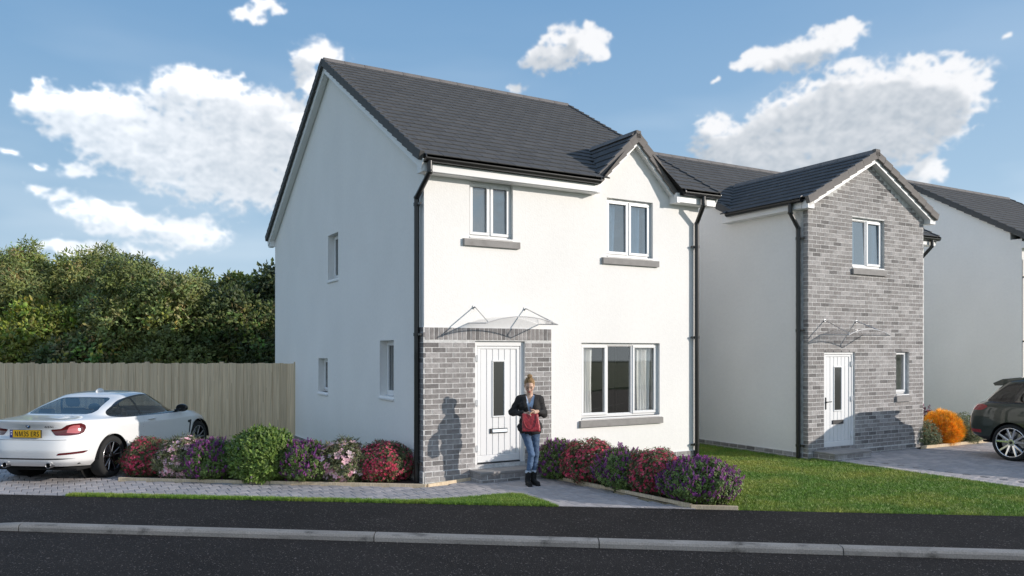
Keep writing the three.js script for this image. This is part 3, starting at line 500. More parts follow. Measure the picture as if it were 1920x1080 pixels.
// ---------------------------------------------------------------- the white house with the small gable
const PITCHK = 0.594;                                       // rise of the roofs per metre
{
  const H = thing('house', 'white rendered house with a brick-framed front door, small front gable and dark tiled roof', 'house', site(0, 0), TURN);
  const W = 5.76, L = 9.92, zR = -4.96, yW = 4.92;
  const win = { ul: [0.80, 3.965, 1.615, 4.885], ur: [3.57, 3.82, 4.63, 4.865], gr: [3.01, 0.905, 4.795, 2.245] }, door = [0.896, 0.235, 1.838, 2.262];
  const yTop = yW + (L / 2) * PITCHK - 0.06;
  mesh('front_wall', slab([[0, -0.3], [W, -0.3], [W, 5.1], [5.03, 5.1], [4.15, 5.98], [3.27, 5.1], [0, 5.1]], [win.ul, win.ur, win.gr, door], 0.3), M.render, H);
  const g1 = [-5.13, 3.615, -4.42, 4.56], g2 = [-5.86, 1.205, -5.16, 1.94], g3 = [-1.985, 1.31, -1.30, 2.285];
  mesh('gable_wall', slab([[-L, -0.5], [-0.3, -0.5], [-0.3, 5.28], [zR, 8.06], [-L, 5.1]], [g1, g2, g3], 0.3, LEFT()), M.render, H);
  mesh('gable_wall', slab([[0.3, -0.5], [L, -0.5], [L, 5.1], [-zR, 8.06], [0.3, 5.28]], [], 0.3, RIGHT(W)), M.render, H);
  mesh('rear_wall', slab([[-W + 0.3, -0.5], [-0.3, -0.5], [-0.3, yW], [-W + 0.3, yW]], [], 0.3, BACK(-L)), M.render, H);
  // brick: panels round the door, soldier course, corner, plinths, doorstep
  const bricks = [], x1 = 2.372, P = T(0, 0, 0.018);
  mesh('brick_panel', slab([[0, -0.1], [x1, -0.1], [x1, 2.478], [0, 2.478]], [door], 0.03, P), M.mortar, H);
  brickField(bricks, P, 0.008, x1 - 0.006, 0.196, 2.275, { holes: [door], seed: 31 });
  soldiers(bricks, P, 0.004, x1 - 0.004, 2.275, 0.2, 32);
  mesh('brick_panel', slab([[-0.24, -0.1], [0.018, -0.1], [0.018, 2.478], [-0.24, 2.478]], [], 0.02, LEFT(-0.018)), M.mortar, H);
  brickField(bricks, LEFT(-0.018), -0.232, 0.026, 0.196, 2.478, { seed: 33, shift: 0.5 });
  const PP = T(0, 0, 0.034);
  mesh('plinth', [slab([[0, -0.12], [x1, -0.12], [x1, 0.19], [0, 0.19]], [], 0.03, PP), slab([[-0.26, -0.1], [0.034, -0.1], [0.034, 0.19], [-0.26, 0.19]], [], 0.02, LEFT(-0.034)), slab([[x1, -0.12], [W, -0.12], [W, 0.185], [x1, 0.185]], [], 0.03, T(0, 0, 0.016))], M.mortar, H);
  brickField(bricks, PP, 0.006, 0.80, 0.028, 0.1912, { seed: 34 }); brickField(bricks, PP, 1.96, x1, 0.028, 0.1912, { seed: 36 });
  brickField(bricks, LEFT(-0.034), -0.25, 0.03, 0.028, 0.1912, { seed: 35, shift: 0.4 });
  brickField(bricks, T(0, 0, 0.016), x1 + 0.01, W - 0.006, 0.022, 0.1852, { seed: 37 });
  mesh('plinth', slab([[-L, -0.5], [-0.26, -0.5], [-0.26, 0.045], [-L, 0.045]], [], 0.02, LEFT(-0.02)), M.mortar, H);
  brickField(bricks, LEFT(-0.02), -L, -0.182, -0.2, 0.0448, { seed: 38, loose: true });
  { // doorstep
    const sx0 = 0.79, sx1 = 1.965, sz = 0.415, F = T(0, 0, sz), Ls = LEFT(sx0), Rs = RIGHT(sx1);
    mesh('doorstep', [bb(sx0 + 0.002, -0.1, 0.03, sx1 - 0.002, 0.13, sz - 0.002, 0.003)], M.mortar, H);
    brickField(bricks, F, sx0, sx1, -0.032, 0.1312, { seed: 41 }); brickField(bricks, Ls, 0.04, sz + 0.012, -0.032, 0.1312, { seed: 42 }); brickField(bricks, Rs, -sz, -0.03, -0.032, 0.1312, { seed: 43 });
    mesh('step_slab', [bb(sx0 - 0.01, 0.131, 0.034, sx1 + 0.01, 0.174, sz + 0.015, 0.008)], M.sill, H);
  }
  layBricks(H, H, bricks);
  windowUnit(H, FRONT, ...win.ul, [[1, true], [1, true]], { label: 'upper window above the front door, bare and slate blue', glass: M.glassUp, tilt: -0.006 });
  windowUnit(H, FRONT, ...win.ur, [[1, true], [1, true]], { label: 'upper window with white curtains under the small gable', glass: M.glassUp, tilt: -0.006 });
  windowUnit(H, FRONT, ...win.gr, [[0.98, true], [1, false], [0.98, true]], { label: 'wide three-light window with curtains at ground level', tilt: -0.008, ext: 0.05 });
  windowUnit(H, LEFT(), ...g1, [[1, true]], { sill: 'white', back: 0.14 }); windowUnit(H, LEFT(), ...g2, [[1, true]], { sill: 'white', back: 0.14 }); windowUnit(H, LEFT(), ...g3, [[1, true]], { sill: 'white', back: 0.14 });
  doorUnit(H, ...door, { hinge: -1, handle: false, plate: M.flap, label: 'white boarded front door with a tall narrow pane' });
  canopy(H, 0.79, 2.13, 2.535, 0.115, 0.58, 0.886, 1.858, 2.815);
  // roof
  const roof = part('roof', H), tiles = [], xa = -0.16, xb = 6.03, zE = 0.27, yE = 5.11, k = PITCHK, nl = Math.hypot(1, k), cs = 1 / nl, sn = k / nl, yR = yE + (zE - zR) * k, len = (zE - zR) * nl;
  const dx = 4.15, dy = 6.05, dw = 0.985, inD = (x, z) => dy - Math.abs(x - dx) > yE + (zE - z) * k + 0.03 && Math.abs(x - dx) < dw;
  const deck = new THREE.Shape([[zE - 0.02, yE - 0.03], [zR, yR - 0.035], [-L - zE + 0.02, yE - 0.03], [-L - zE + 0.02, yE - 0.1], [zR, yR - 0.14], [zE - 0.02, yE - 0.1]].map(([z, y]) => new THREE.Vector2(-z, y)));
  const deck2 = new THREE.Shape([[-0.05, yE + (zE + 0.05) * k - 0.03], [zR, yR - 0.035], [-L - zE + 0.02, yE - 0.03], [-L - zE + 0.02, yE - 0.1], [zR, yR - 0.14], [-0.05, yE + (zE + 0.05) * k - 0.1]].map(([z, y]) => new THREE.Vector2(-z, y)));
  for (const [s, a, b] of [[deck, xa + 0.06, dx - dw + 0.05], [deck2, dx - dw + 0.05, dx + dw - 0.05], [deck, dx + dw - 0.05, xb - 0.06]]) { const dg = new THREE.ExtrudeGeometry(s, { depth: b - a, bevelEnabled: false }); dg.applyMatrix4(basis([0, 0, -1], [0, 1, 0], [1, 0, 0], [a, 0, 0])); mesh('roof_deck', metric(dg.toNonIndexed()), M.deck, roof); }
  tileSlope(tiles, [xa + 0.03, yE, zE], [1, 0, 0], [0, sn, -cs], xb - xa - 0.06, len, (u, v) => !inD(xa + u, zE - v * cs), 51);
  // small front gable: two 45 degree slopes running back into the main roof
  const zF = 0.17, back = (y) => zE - (y - yE) / k, dl = dw * Math.SQRT2, q = Math.SQRT1_2;
  for (const s of [-1, 1]) {
    const depth = zF - back(dy), O = s < 0 ? [dx - dw, dy - dw, back(dy)] : [dx + dw, dy - dw, zF], X = s < 0 ? [0, 0, 1] : [0, 0, -1], S = [-s * q, q, 0];
    tileSlope(tiles, O, X, S, depth - 0.02, dl, (u, v) => { const z = s < 0 ? back(dy) + u : zF - u, y = dy - dw + v * q; return z > back(y) - 0.15; }, 52 + s);
    const sl = soup([[[dx, dy - 0.03, zF - 0.06], [dx + s * dw, dy - dw - 0.03, zF - 0.06], [dx + s * dw, dy - dw - 0.03, back(dy - dw)]], [[dx, dy - 0.03, zF - 0.06], [dx + s * dw, dy - dw - 0.03, back(dy - dw)], [dx, dy - 0.03, back(dy)]]]); mesh('roof_deck', metric(sl), M.deck, roof);
    vergeCaps(roof, [dx + s * (dw + 0.02), dy - dw - 0.02, zF - 0.03], S, [0, 0, 1], dl + 0.01);
    // bargeboard, soffit of the little gable
    mesh('bargeboard', plank([dx + s * (dw - 0.07), dy - dw - 0.03, 0.125], [dx, dy - 0.10, 0.125], [0, 0, 1], 0.022, 0.15), M.soffit, roof);
    mesh('soffit', plank([dx + s * (dw - 0.02), dy - dw - 0.145, 0.058], [dx, dy - 0.165, 0.058], [0, 0, 1], 0.112, 0.012), M.soffit, roof);
  }
  ridgeTiles(roof, [dx, dy + 0.045, zF - 0.02], [dx, dy + 0.045, back(dy) + 0.1]);
  mesh('verge_tile', cbox(0.12, 0.15, 0.085, 0.01).translate(dx, dy - 0.015, zF - 0.03), M.verge, roof);
  layTiles(H, roof, tiles);
  ridgeTiles(roof, [xa, yR + 0.05, zR], [xb, yR + 0.05, zR]);
  for (const [x, a] of [[xa, -1], [xb, 1]]) {
    vergeCaps(roof, [x, yE + 0.02, zE + 0.01], [0, sn, -cs], [a, 0, 0], len, M.vergeShade, 0.035); vergeCaps(roof, [x, yE + 0.02, -L - zE - 0.01], [0, sn, cs], [a, 0, 0], len, M.vergeShade, 0.035);
    const bx = x - a * 0.03;
    for (const s of [1, -1]) {
      const z0 = s > 0 ? zE - 0.02 : -L - zE + 0.02;
      mesh('bargeboard', plank([bx, yE - 0.135, z0], [bx, yR - 0.145, zR], [1, 0, 0], 0.022, 0.17), M.soffit, roof);
      const inner = a < 0 ? 0 : W; mesh('soffit', plank([(bx + inner) / 2, yE - 0.215, z0 - s * 0.03], [(bx + inner) / 2, yR - 0.225, zR], [1, 0, 0], Math.abs(inner - bx) - 0.015, 0.012), M.soffit, roof);
    }
    mesh('eaves_box', [bb(Math.min(x + -a * 0.04, a < 0 ? 0 : W), 4.875, 0.002, Math.max(x - a * 0.04, a < 0 ? 0 : W), 5.06, 0.235, 0.004)], M.soffit, roof); mesh('eaves_box', [bb(Math.min(x - a * 0.04, a < 0 ? 0 : W), 4.875, -L - 0.235, Math.max(x - a * 0.04, a < 0 ? 0 : W), 5.06, -L - 0.002, 0.004)], M.soffit, roof);
  }
  for (const [a, b] of [[0.002, 3.18], [5.10, W - 0.002]]) { mesh('fascia', [bb(a, 4.885, 0.208, b, 5.07, 0.228, 0.003)], M.soffit, roof); mesh('soffit', [bb(a, 4.877, 0.002, b, 4.892, 0.206, 0.002)], M.soffit, roof); }
  mesh('eaves_box', [bb(3.18, 4.875, 0.004, 3.26, 5.06, 0.2285, 0.004)], M.soffit, roof); mesh('eaves_box', [bb(5.02, 4.872, 0.004, 5.10, 5.06, 0.2285, 0.004)], M.soffit, roof);
  gutter(H, [-0.11, 5.075, 0.292], [3.20, 5.07, 0.292]); gutter(H, [5.13, 5.07, 0.292], [6.02, 5.075, 0.292]);
  downpipe(H, [[-0.03, 5.03, 0.292], [-0.03, 4.86, 0.292], [-0.07, 4.53, -0.13], [-0.07, 0.0, -0.13]], [4.42, 2.36, 0.33], [0, 0.16]);
  downpipe(H, [[5.62, 5.03, 0.292], [5.62, 4.86, 0.292], [5.655, 4.55, 0.072], [5.655, 0.0, 0.072]], [4.1, 2.36, 0.3], [-0.12, -0.03]);
  curtain(H, FRONT, 3.10, 3.36, 0.97, 2.19, -0.182, 4, 1, 'curtain drawn back at the left of the wide ground-floor window', 'curtains of the white house');
  curtain(H, FRONT, 4.36, 4.71, 0.97, 2.19, -0.182, 5, 2, 'curtain drawn back at the right of the wide ground-floor window', 'curtains of the white house');
  curtain(H, FRONT, 3.64, 3.86, 3.87, 4.82, -0.182, 4, 3, 'white curtain at the left of the upper window below the small gable', 'curtains of the white house');
  curtain(H, FRONT, 4.20, 4.45, 3.87, 4.82, -0.182, 4, 4, 'white curtain at the right of the upper window below the small gable', 'curtains of the white house');
}

// ---------------------------------------------------------------- the house with the brick front wing
const HX = 7.642, HZ = 1.03;
{
  const H = thing('house', 'white house with a projecting grey brick gable front and white front door', 'house', site(HX, HZ), TURN);
  const W = 3.69, BW = 7.15, k = PITCHK, zM = -2.2, zR = -5.55, zBk = -8.95, yW = 4.9;
  const up = [1.32, 3.815, 2.345, 4.82], lo = [2.74, 1.18, 3.18, 2.112], door = [0.464, 0.155, 1.402, 2.112];
  const apex = 5.96;
  mesh('front_wall', slab([[0, -0.2], [W, -0.2], [W, 4.99], [W / 2, 6.02], [0, 4.99]], [up, lo, door], 0.3), M.mortar, H);
  const bricks = [];
  brickField(bricks, FRONT, 0.004, W - 0.004, 0.114, 5.96, { holes: [up, lo, door], seed: 61, keep: (x, y) => y < yW || y < apex - 0.05 - Math.abs(x - W / 2) * ((apex - yW) / (W / 2)) });
  const PP = T(0, 0, 0.016);
  mesh('plinth', [slab([[-0.02, -0.2], [W, -0.2], [W, 0.105], [-0.02, 0.105]], [], 0.02, PP), slab([[-8.9, -0.4], [0.016, -0.4], [0.016, 0.105], [-8.9, 0.105]], [], 0.018, LEFT(-0.018))], M.mortar, H);
  brickField(bricks, PP, -0.015, 0.14, -0.06, 0.103, { seed: 62 }); brickField(bricks, PP, 1.22, W, -0.06, 0.103, { seed: 63 });
  brickField(bricks, LEFT(-0.018), -5.0, 0.012, -0.142, 0.103, { seed: 64 });
  const pf = slab([[-0.12, 0.11], [-0.004, 0.11], [-0.004, yW], [-0.12, yW]], [], 0.012, LEFT(-0.006)); mesh('brick_panel', pf, M.mortar, H);
  brickField(bricks, LEFT(-0.006), -0.112, 0.010, 0.114, yW - 0.05, { seed: 65, loose: true });
  const yTop = yW + 0.1 + (zM - zR) * k;
  mesh('gable_wall', slab([[zBk, -0.4], [-0.3, -0.4], [-0.3, yW], [zM, yW], [zM, 5.06 + 0.27 * k - 0.07], [zR, 5.06 + 3.62 * k - 0.1], [zBk, 5.06 + 0.22 * k - 0.07]], [], 0.28, LEFT()), M.render, H);
  mesh('wing_wall', slab([[0.3, -0.2], [-zM, -0.2], [-zM, yW], [0.3, yW]], [], 0.28, RIGHT(W)), M.render, H);
  mesh('front_wall', slab([[W, -0.2], [BW, -0.2], [BW, yW], [W, yW]], [], 0.28, T(0, 0, zM)), M.render, H);
  mesh('gable_wall', slab([[-zM + 0.3, -0.2], [-zBk, -0.2], [-zBk, yW], [-zR, yTop - 0.05], [-zM + 0.3, yW + 0.1]], [], 0.28, RIGHT(BW)), M.render, H);
  mesh('rear_wall', slab([[-BW + 0.3, -0.2], [-0.3, -0.2], [-0.3, yW], [-BW + 0.3, yW]], [], 0.28, BACK(zBk)), M.render, H);
  { const sx0 = 0.13, sx1 = 1.215, sz = 0.50;
    mesh('doorstep', [bb(sx0 + 0.002, -0.1, 0.02, sx1 - 0.002, 0.11, sz - 0.002, 0.003)], M.mortar, H);
    brickField(bricks, T(0, 0, sz), sx0, sx1, -0.052, 0.1112, { seed: 71 }); brickField(bricks, LEFT(sx0), 0.02, sz + 0.012, -0.052, 0.1112, { seed: 72 }); brickField(bricks, RIGHT(sx1), -sz, -0.02, -0.052, 0.1112, { seed: 73 });
    mesh('step_slab', [bb(sx0 - 0.01, 0.112, 0.02, sx1 + 0.01, 0.152, sz + 0.015, 0.008)], M.sill, H); }
  layBricks(H, H, bricks);
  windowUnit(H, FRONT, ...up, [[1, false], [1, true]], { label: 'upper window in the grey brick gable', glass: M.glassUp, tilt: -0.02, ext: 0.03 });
  windowUnit(H, FRONT, ...lo, [[1, true]], { label: 'narrow window right of the door in the brick front', ext: 0.04 });
  doorUnit(H, ...door, { hinge: 1, label: 'white boarded front door with black handle in the brick front' });
  canopy(H, 0.38, 1.64, 2.405, 0.115, 0.62, 0.475, 1.435, 2.70);
  const roof = part('roof', H), tiles = [], xa = -0.05, xb = BW + 0.18, zE = -1.93, yE = 5.06, nl = Math.hypot(1, k), cs = 1 / nl, sn = k / nl, yR = yE + (zE - zR) * k, len = (zE - zR) * nl, zB = 2 * zR - zE;
  const wx = W / 2, kw = 0.545, nw = Math.hypot(1, kw), cw = 1 / nw, swn = kw / nw, ww = wx + 0.21, wyE = 5.03, wyR = wyE + ww * kw, zF = 0.20, back = (y) => zE - (y - yE) / k;
  const deck = new THREE.Shape([[zE - 0.02, yE - 0.03], [zR, yR - 0.035], [zB + 0.02, yE - 0.03], [zB + 0.02, yE - 0.1], [zR, yR - 0.14], [zE - 0.02, yE - 0.1]].map(([z, y]) => new THREE.Vector2(-z, y)));
  const dg = new THREE.ExtrudeGeometry(deck, { depth: xb - xa - 0.12, bevelEnabled: false }); dg.applyMatrix4(basis([0, 0, -1], [0, 1, 0], [1, 0, 0], [xa + 0.06, 0, 0])); mesh('roof_deck', metric(dg.toNonIndexed()), M.deck, roof);
  tileSlope(tiles, [xa + 0.03, yE, zE], [1, 0, 0], [0, sn, -cs], xb - xa - 0.06, len, (u, v) => { const x = xa + u, z = zE - v * cs; return !(wyR - Math.abs(x - wx) * kw > yE + (zE - z) * k + 0.03 && Math.abs(x - wx) < ww); }, 81);
  for (const s of [-1, 1]) {
    const bz = back(wyR), depth = zF - bz, O = s < 0 ? [wx - ww, wyE, bz] : [wx + ww, wyE, zF], X = s < 0 ? [0, 0, 1] : [0, 0, -1], S = [-s * cw, swn, 0], wl = ww * nw;
    tileSlope(tiles, O, X, S, depth - 0.02, wl, (u, v) => { const z = s < 0 ? bz + u : zF - u, y = wyE + v * swn; return z > back(y) - 0.15; }, 82 + s);
    mesh('roof_deck', metric(soup([[[wx, wyR - 0.03, zF - 0.06], [wx + s * ww, wyE - 0.03, zF - 0.06], [wx + s * ww, wyE - 0.03, back(wyE)]], [[wx, wyR - 0.03, zF - 0.06], [wx + s * ww, wyE - 0.03, back(wyE)], [wx, wyR - 0.03, bz]]])), M.deck, roof);
    vergeCaps(roof, [wx + s * (ww + 0.02), wyE - 0.015, zF - 0.03], S, [0, 0, 1], wl + 0.01);
    mesh('bargeboard', plank([wx + s * (ww - 0.03), wyE - 0.10, 0.145], [wx, wyR - 0.125, 0.145], [0, 0, 1], 0.022, 0.15), M.soffit, roof);
    mesh('soffit', plank([wx + s * (ww - 0.1), wyE - 0.125, 0.068], [wx, wyR - 0.195, 0.068], [0, 0, 1], 0.13, 0.012), M.soffit, roof);
    mesh('eaves_box', [bb(wx + s * (ww - 0.02), 4.845, 0.004, wx + s * (wx + 0.004), 5.02, 0.156, 0.004)], M.soffit, roof);
    const fx = wx + s * (ww - 0.03); mesh('fascia', [bb(fx - 0.011, 4.86, zM + 0.1, fx + 0.011, 5.02, -0.002, 0.003)], M.soffit, roof); mesh('soffit', [bb(wx + s * (wx + 0.003), 4.852, zM + 0.1, wx + s * (ww - 0.045), 4.866, -0.002, 0.002)], M.soffit, roof);
    gutter(H, [wx + s * (ww + 0.035), 5.02, s < 0 ? zE + 0.02 : 0.06], [wx + s * (ww + 0.035), 5.02, s < 0 ? 0.06 : zE + 0.02]);
  }
  ridgeTiles(roof, [wx, wyR + 0.04, zF - 0.02], [wx, wyR + 0.04, back(wyR) + 0.1]);
  mesh('verge_tile', cbox(0.16, 0.15, 0.085, 0.01).translate(wx, wyR - 0.01, zF - 0.03), M.verge, roof);
  layTiles(H, roof, tiles);
  ridgeTiles(roof, [xa, yR + 0.05, zR], [xb, yR + 0.05, zR]);
  for (const [x, a] of [[xa, -1], [xb, 1]]) {
    vergeCaps(roof, [x, yE + 0.02, zE + 0.01], [0, sn, -cs], [a, 0, 0], len, M.vergeShade, 0.035); vergeCaps(roof, [x, yE + 0.02, zB - 0.01], [0, sn, cs], [a, 0, 0], len, M.verge, 0.035);
    const bx = x - a * 0.03, inner = a < 0 ? 0 : BW;
    if (a > 0) mesh('bargeboard', plank([bx, yE - 0.135, zE - 0.02], [bx, yR - 0.145, zR], [1, 0, 0], 0.022, 0.17), M.soffit, roof);
    if (a > 0) mesh('soffit', plank([(bx + inner) / 2, yE - 0.205, zE - 0.05], [(bx + inner) / 2, yR - 0.225, zR], [1, 0, 0], Math.abs(inner - bx) - 0.015, 0.012), M.soffit, roof);
    if (a > 0) mesh('eaves_box', [bb(BW, 4.85, zM + 0.003, x - 0.04, 5.03, zM + 0.235, 0.004)], M.soffit, roof);
  }
  mesh('fascia', [bb(W + 0.25, 4.86, zM + 0.206, BW, 5.03, zM + 0.228, 0.003)], M.soffit, roof); mesh('soffit', [bb(W + 0.25, 4.852, zM + 0.003, BW, 4.866, zM + 0.204, 0.002)], M.soffit, roof);
  gutter(H, [W + 0.3, 5.03, zM + 0.292], [BW + 0.2, 5.03, zM + 0.292]);
  downpipe(H, [[-0.245, 4.98, -0.22], [-0.245, 4.8, -0.22], [-0.075, 4.5, -0.17], [-0.075, -0.02, -0.17]], [4.3, 2.5, 0.25], [0.03, 0.12]);
  downpipe(H, [[W + 0.245, 4.98, -1.2], [W + 0.245, 4.8, -1.2], [W + 0.075, 4.5, -1.25], [W + 0.075, 0, -1.25]], [4.3, 2.5], [-0.05, -0.1]);
  downpipe(H, [[BW - 0.1, 4.98, zM + 0.292], [BW - 0.1, 4.82, zM + 0.292], [BW - 0.25, 4.5, zM + 0.072], [BW - 0.25, 0, zM + 0.072]], [4.3, 2.5], [-0.1, -0.03]);
  curtain(H, FRONT, 1.39, 1.58, 3.87, 4.77, -0.182, 3, 6, 'pale curtain at the left edge of the upper window in the brick gable', 'curtains of the brick-fronted house');
  curtain(H, FRONT, 2.16, 2.29, 3.87, 4.77, -0.182, 2, 7, 'pale curtain at the right edge of the upper window in the brick gable', 'curtains of the brick-fronted house');
  curtain(H, FRONT, 2.79, 2.90, 1.24, 2.06, -0.182, 2, 8, 'grey curtain in the narrow window beside the brick-fronted house door', 'curtains of the brick-fronted house');
}

// ---------------------------------------------------------------- the house at the right edge
{
  const H = thing('house', 'plain white rendered house at the right edge, its gable wall behind the dark car', 'house', site(17.6, -0.17), TURN);
  const W = 5.75, k = PITCHK, zR = -3.45, zBk = -6.9, yW = 4.9, yTop = yW - 0.06 - zR * k;
  mesh('front_wall', slab([[0, -0.2], [W, -0.2], [W, 5.14], [0, 5.14]], [], 0.3), M.render, H);
  mesh('gable_wall', slab([[zBk, -0.2], [-0.3, -0.2], [-0.3, 5.11 + 0.57 * k - 0.07], [zR, 5.11 + 3.72 * k - 0.1], [zBk, 5.11 + 0.27 * k - 0.07]], [], 0.3, LEFT()), M.render, H);
  mesh('gable_wall', slab([[0.3, -0.2], [-zBk, -0.2], [-zBk, yW], [-zR, yTop], [0.3, yW + 0.14]], [], 0.3, RIGHT(W)), M.render, H);
  mesh('rear_wall', slab([[-W + 0.3, -0.2], [-0.3, -0.2], [-0.3, yW], [-W + 0.3, yW]], [], 0.3, BACK(zBk)), M.render, H);
  const roof = part('roof', H), tiles = [], xa = -0.05, xb = W + 0.05, zE = 0.27, yE = 5.11, nl = Math.hypot(1, k), cs = 1 / nl, sn = k / nl, yR = yE + (zE - zR) * k, len = (zE - zR) * nl, zB = 2 * zR - zE;
  const deck = new THREE.Shape([[zE - 0.02, yE - 0.03], [zR, yR - 0.035], [zB + 0.02, yE - 0.03], [zB + 0.02, yE - 0.1], [zR, yR - 0.14], [zE - 0.02, yE - 0.1]].map(([z, y]) => new THREE.Vector2(-z, y)));
  const dg = new THREE.ExtrudeGeometry(deck, { depth: xb - xa - 0.12, bevelEnabled: false }); dg.applyMatrix4(basis([0, 0, -1], [0, 1, 0], [1, 0, 0], [xa + 0.06, 0, 0])); mesh('roof_deck', metric(dg.toNonIndexed()), M.deck, roof);
  tileSlope(tiles, [xa + 0.03, yE, zE], [1, 0, 0], [0, sn, -cs], xb - xa - 0.06, len, () => true, 91); layTiles(H, roof, tiles);
  ridgeTiles(roof, [xa, yR + 0.05, zR], [xb, yR + 0.05, zR]);
  for (const [x, a] of [[xa, -1], [xb, 1]]) {
    vergeCaps(roof, [x, yE + 0.02, zE + 0.01], [0, sn, -cs], [a, 0, 0], len, M.vergeShade, 0.035);
    const bx = x - a * 0.03, inner = a < 0 ? 0 : W;
    mesh('eaves_box', [bb(Math.min(x - a * 0.0, inner), 4.875, 0.002, Math.max(x - a * 0.0, inner), 5.06, 0.235, 0.004)], M.soffit, roof);
  }
  mesh('fascia', [bb(0.002, 4.885, 0.208, W, 5.07, 0.228, 0.003)], M.soffit, roof); mesh('soffit', [bb(0.002, 4.877, 0.002, W, 4.892, 0.206, 0.002)], M.soffit, roof);
  gutter(H, [-0.1, 5.075, 0.292], [W + 0.1, 5.075, 0.292]);
  downpipe(H, [[0.10, 5.03, 0.292], [0.10, 4.86, 0.292], [0.06, 4.55, 0.075], [0.06, 0.0, 0.075]], [4.1, 2.36], [-0.02, -0.08]);
}
// ---------------------------------------------------------------- fence
{
  const D = 19.25, F = thing('fence', 'weathered vertical board timber fence behind the white car', 'fence', [0, 0, -D]), r = rng(101), x1 = -5.28, top = 1.80, y0 = -0.15;
  for (let x = x1 - 0.09, i = 0; x > -14.6; x -= 0.088, i++) {
    const w = 0.098, lap = i % 2 ? 0.0 : 0.012, t = top + (r() - 0.5) * 0.012;
    const m = mesh('board', bb(x - w / 2, y0 + 0.17, 0.012 + lap, x + w / 2, t, 0.026 + lap + r() * 0.003, 0.003), M.fence[Math.floor(r() * 4)], F); m.rotation.z = (r() - 0.5) * 0.003;
    m.geometry.attributes.uv.array.forEach((v, k, a) => { a[k] = k % 2 ? v + i * 0.37 : v + i * 0.13; });
  }
  for (let x = x1; x > -15; x -= 1.83) {
    mesh('post', bb(x - 0.045, y0, -0.08, x + 0.045, top + 0.035, x === x1 ? 0.045 : 0.008, 0.006), M.fence[1], F);
    mesh('rail', [bb(x - 1.79, 0.35, -0.03, x - 0.05, 0.43, 0.008), bb(x - 1.79, 1.45, -0.03, x - 0.05, 1.53, 0.008)], M.fence[3], F);
    mesh('gravel_board', bb(x - 1.785, y0 - 0.02, 0.006, x - 0.046, y0 + 0.165, 0.04, 0.004), M.fence[2], F);
  }
}

// ---------------------------------------------------------------- foliage
const leafMat = (rough = 0.62, tr = 0.38) => phy([1, 1, 1], rough, { transmission: tr, thickness: 0, side: THREE.DoubleSide });
M.leaf = leafMat(); M.petal = leafMat(0.7, 0.3); M.blade = leafMat(0.55, 0.35);
M.bark = std([0.12, 0.095, 0.07], 0.95, { bumpMap: M.soil.bumpMap, bumpScale: 0.02 });
// a spray of pointed leaves round a short twig
function spray(n, L, W, reach, seed, droop = 0.25) {
  const r = rng(seed), t = [];
  for (let i = 0; i < n; i++) {
    const o = V((r() - 0.5) * reach, r() * reach * 0.9, (r() - 0.5) * reach), d = V(r() - 0.5, r() * 0.9 - droop, r() - 0.5).normalize(), s = d.clone().cross(V(r() - 0.5, r() * 2, r() - 0.5)).normalize(), nn = s.clone().cross(d), l = L * (0.7 + r() * 0.6), w = W * (0.7 + r() * 0.6);
    const tip = o.clone().addScaledVector(d, l).addScaledVector(nn, -l * 0.12), a = o.clone().addScaledVector(d, l * 0.42).addScaledVector(s, w / 2).addScaledVector(nn, -w * 0.16), b = o.clone().addScaledVector(d, l * 0.42).addScaledVector(s, -w / 2).addScaledVector(nn, -w * 0.16), c = o.clone().addScaledVector(d, l * 0.5);
    t.push([o, a, c], [o, c, b], [a, tip, c], [c, tip, b]);
  }
  return soup(t.map((q) => q.map((p) => p.toArray())));
}
function needles(n, L, W, spread, seed) { // thin upright blades
  const r = rng(seed), t = [];
  for (let i = 0; i < n; i++) {
    const a = r() * 6.283, o = [Math.cos(a) * spread * r(), 0, Math.sin(a) * spread * r()], l = L * (0.55 + r() * 0.6), lean = 0.15 + r() * 0.55, dx = Math.cos(a + r()) * lean * l, dz = Math.sin(a + r()) * lean * l, h = l * Math.sqrt(1 - Math.min(0.8, lean * lean)), b = r() * 6.283, wx = Math.cos(b) * W / 2, wz = Math.sin(b) * W / 2;
    const p = [o[0] - wx, 0, o[2] - wz], q = [o[0] + wx, 0, o[2] + wz], m1 = [o[0] + dx * 0.35 - wx * 0.8, h * 0.6, o[2] + dz * 0.35 - wz * 0.8], m2 = [o[0] + dx * 0.35 + wx * 0.8, h * 0.6, o[2] + dz * 0.35 + wz * 0.8], e = [o[0] + dx, h, o[2] + dz];
    t.push([p, q, m2], [p, m2, m1], [m1, m2, e]);
  }
  return soup(t);
}
function blossom(R, petals, cup, seed) {
  const t = [], r = rng(seed);
  for (let i = 0; i < petals; i++) { const a = i / petals * 6.283 + r() * 0.3, w = 6.283 / petals * 0.42, P = (rad, an, y) => [Math.cos(an) * rad, y, Math.sin(an) * rad], h = R * cup; const c = [0, 0, 0], x = P(R * 0.7, a - w, h * 0.75), y = P(R * 0.7, a + w, h * 0.75), z = P(R, a, h * (0.8 + r() * 0.3)); t.push([c, x, z], [c, z, y]); }
  return soup(t);
}
function spikeFlower(L, R, seed) {
  const r = rng(seed), t = [], n = 16;
  for (let i = 0; i < n; i++) { const f = i / n, a = i * 2.4, rad = R * (1 - f * 0.75), y = L * f, d = [Math.cos(a), Math.sin(a)], w = R * 0.55; t.push([[0, y, 0], [d[0] * rad - d[1] * w, y + w * 0.6, d[1] * rad + d[0] * w], [d[0] * rad * 1.2, y + w * 1.4, d[1] * rad * 1.2]], [[0, y, 0], [d[0] * rad * 1.2, y + w * 1.4, d[1] * rad * 1.2], [d[0] * rad + d[1] * w, y + w * 0.6, d[1] * rad - d[0] * w]]); }
  return soup(t);
}
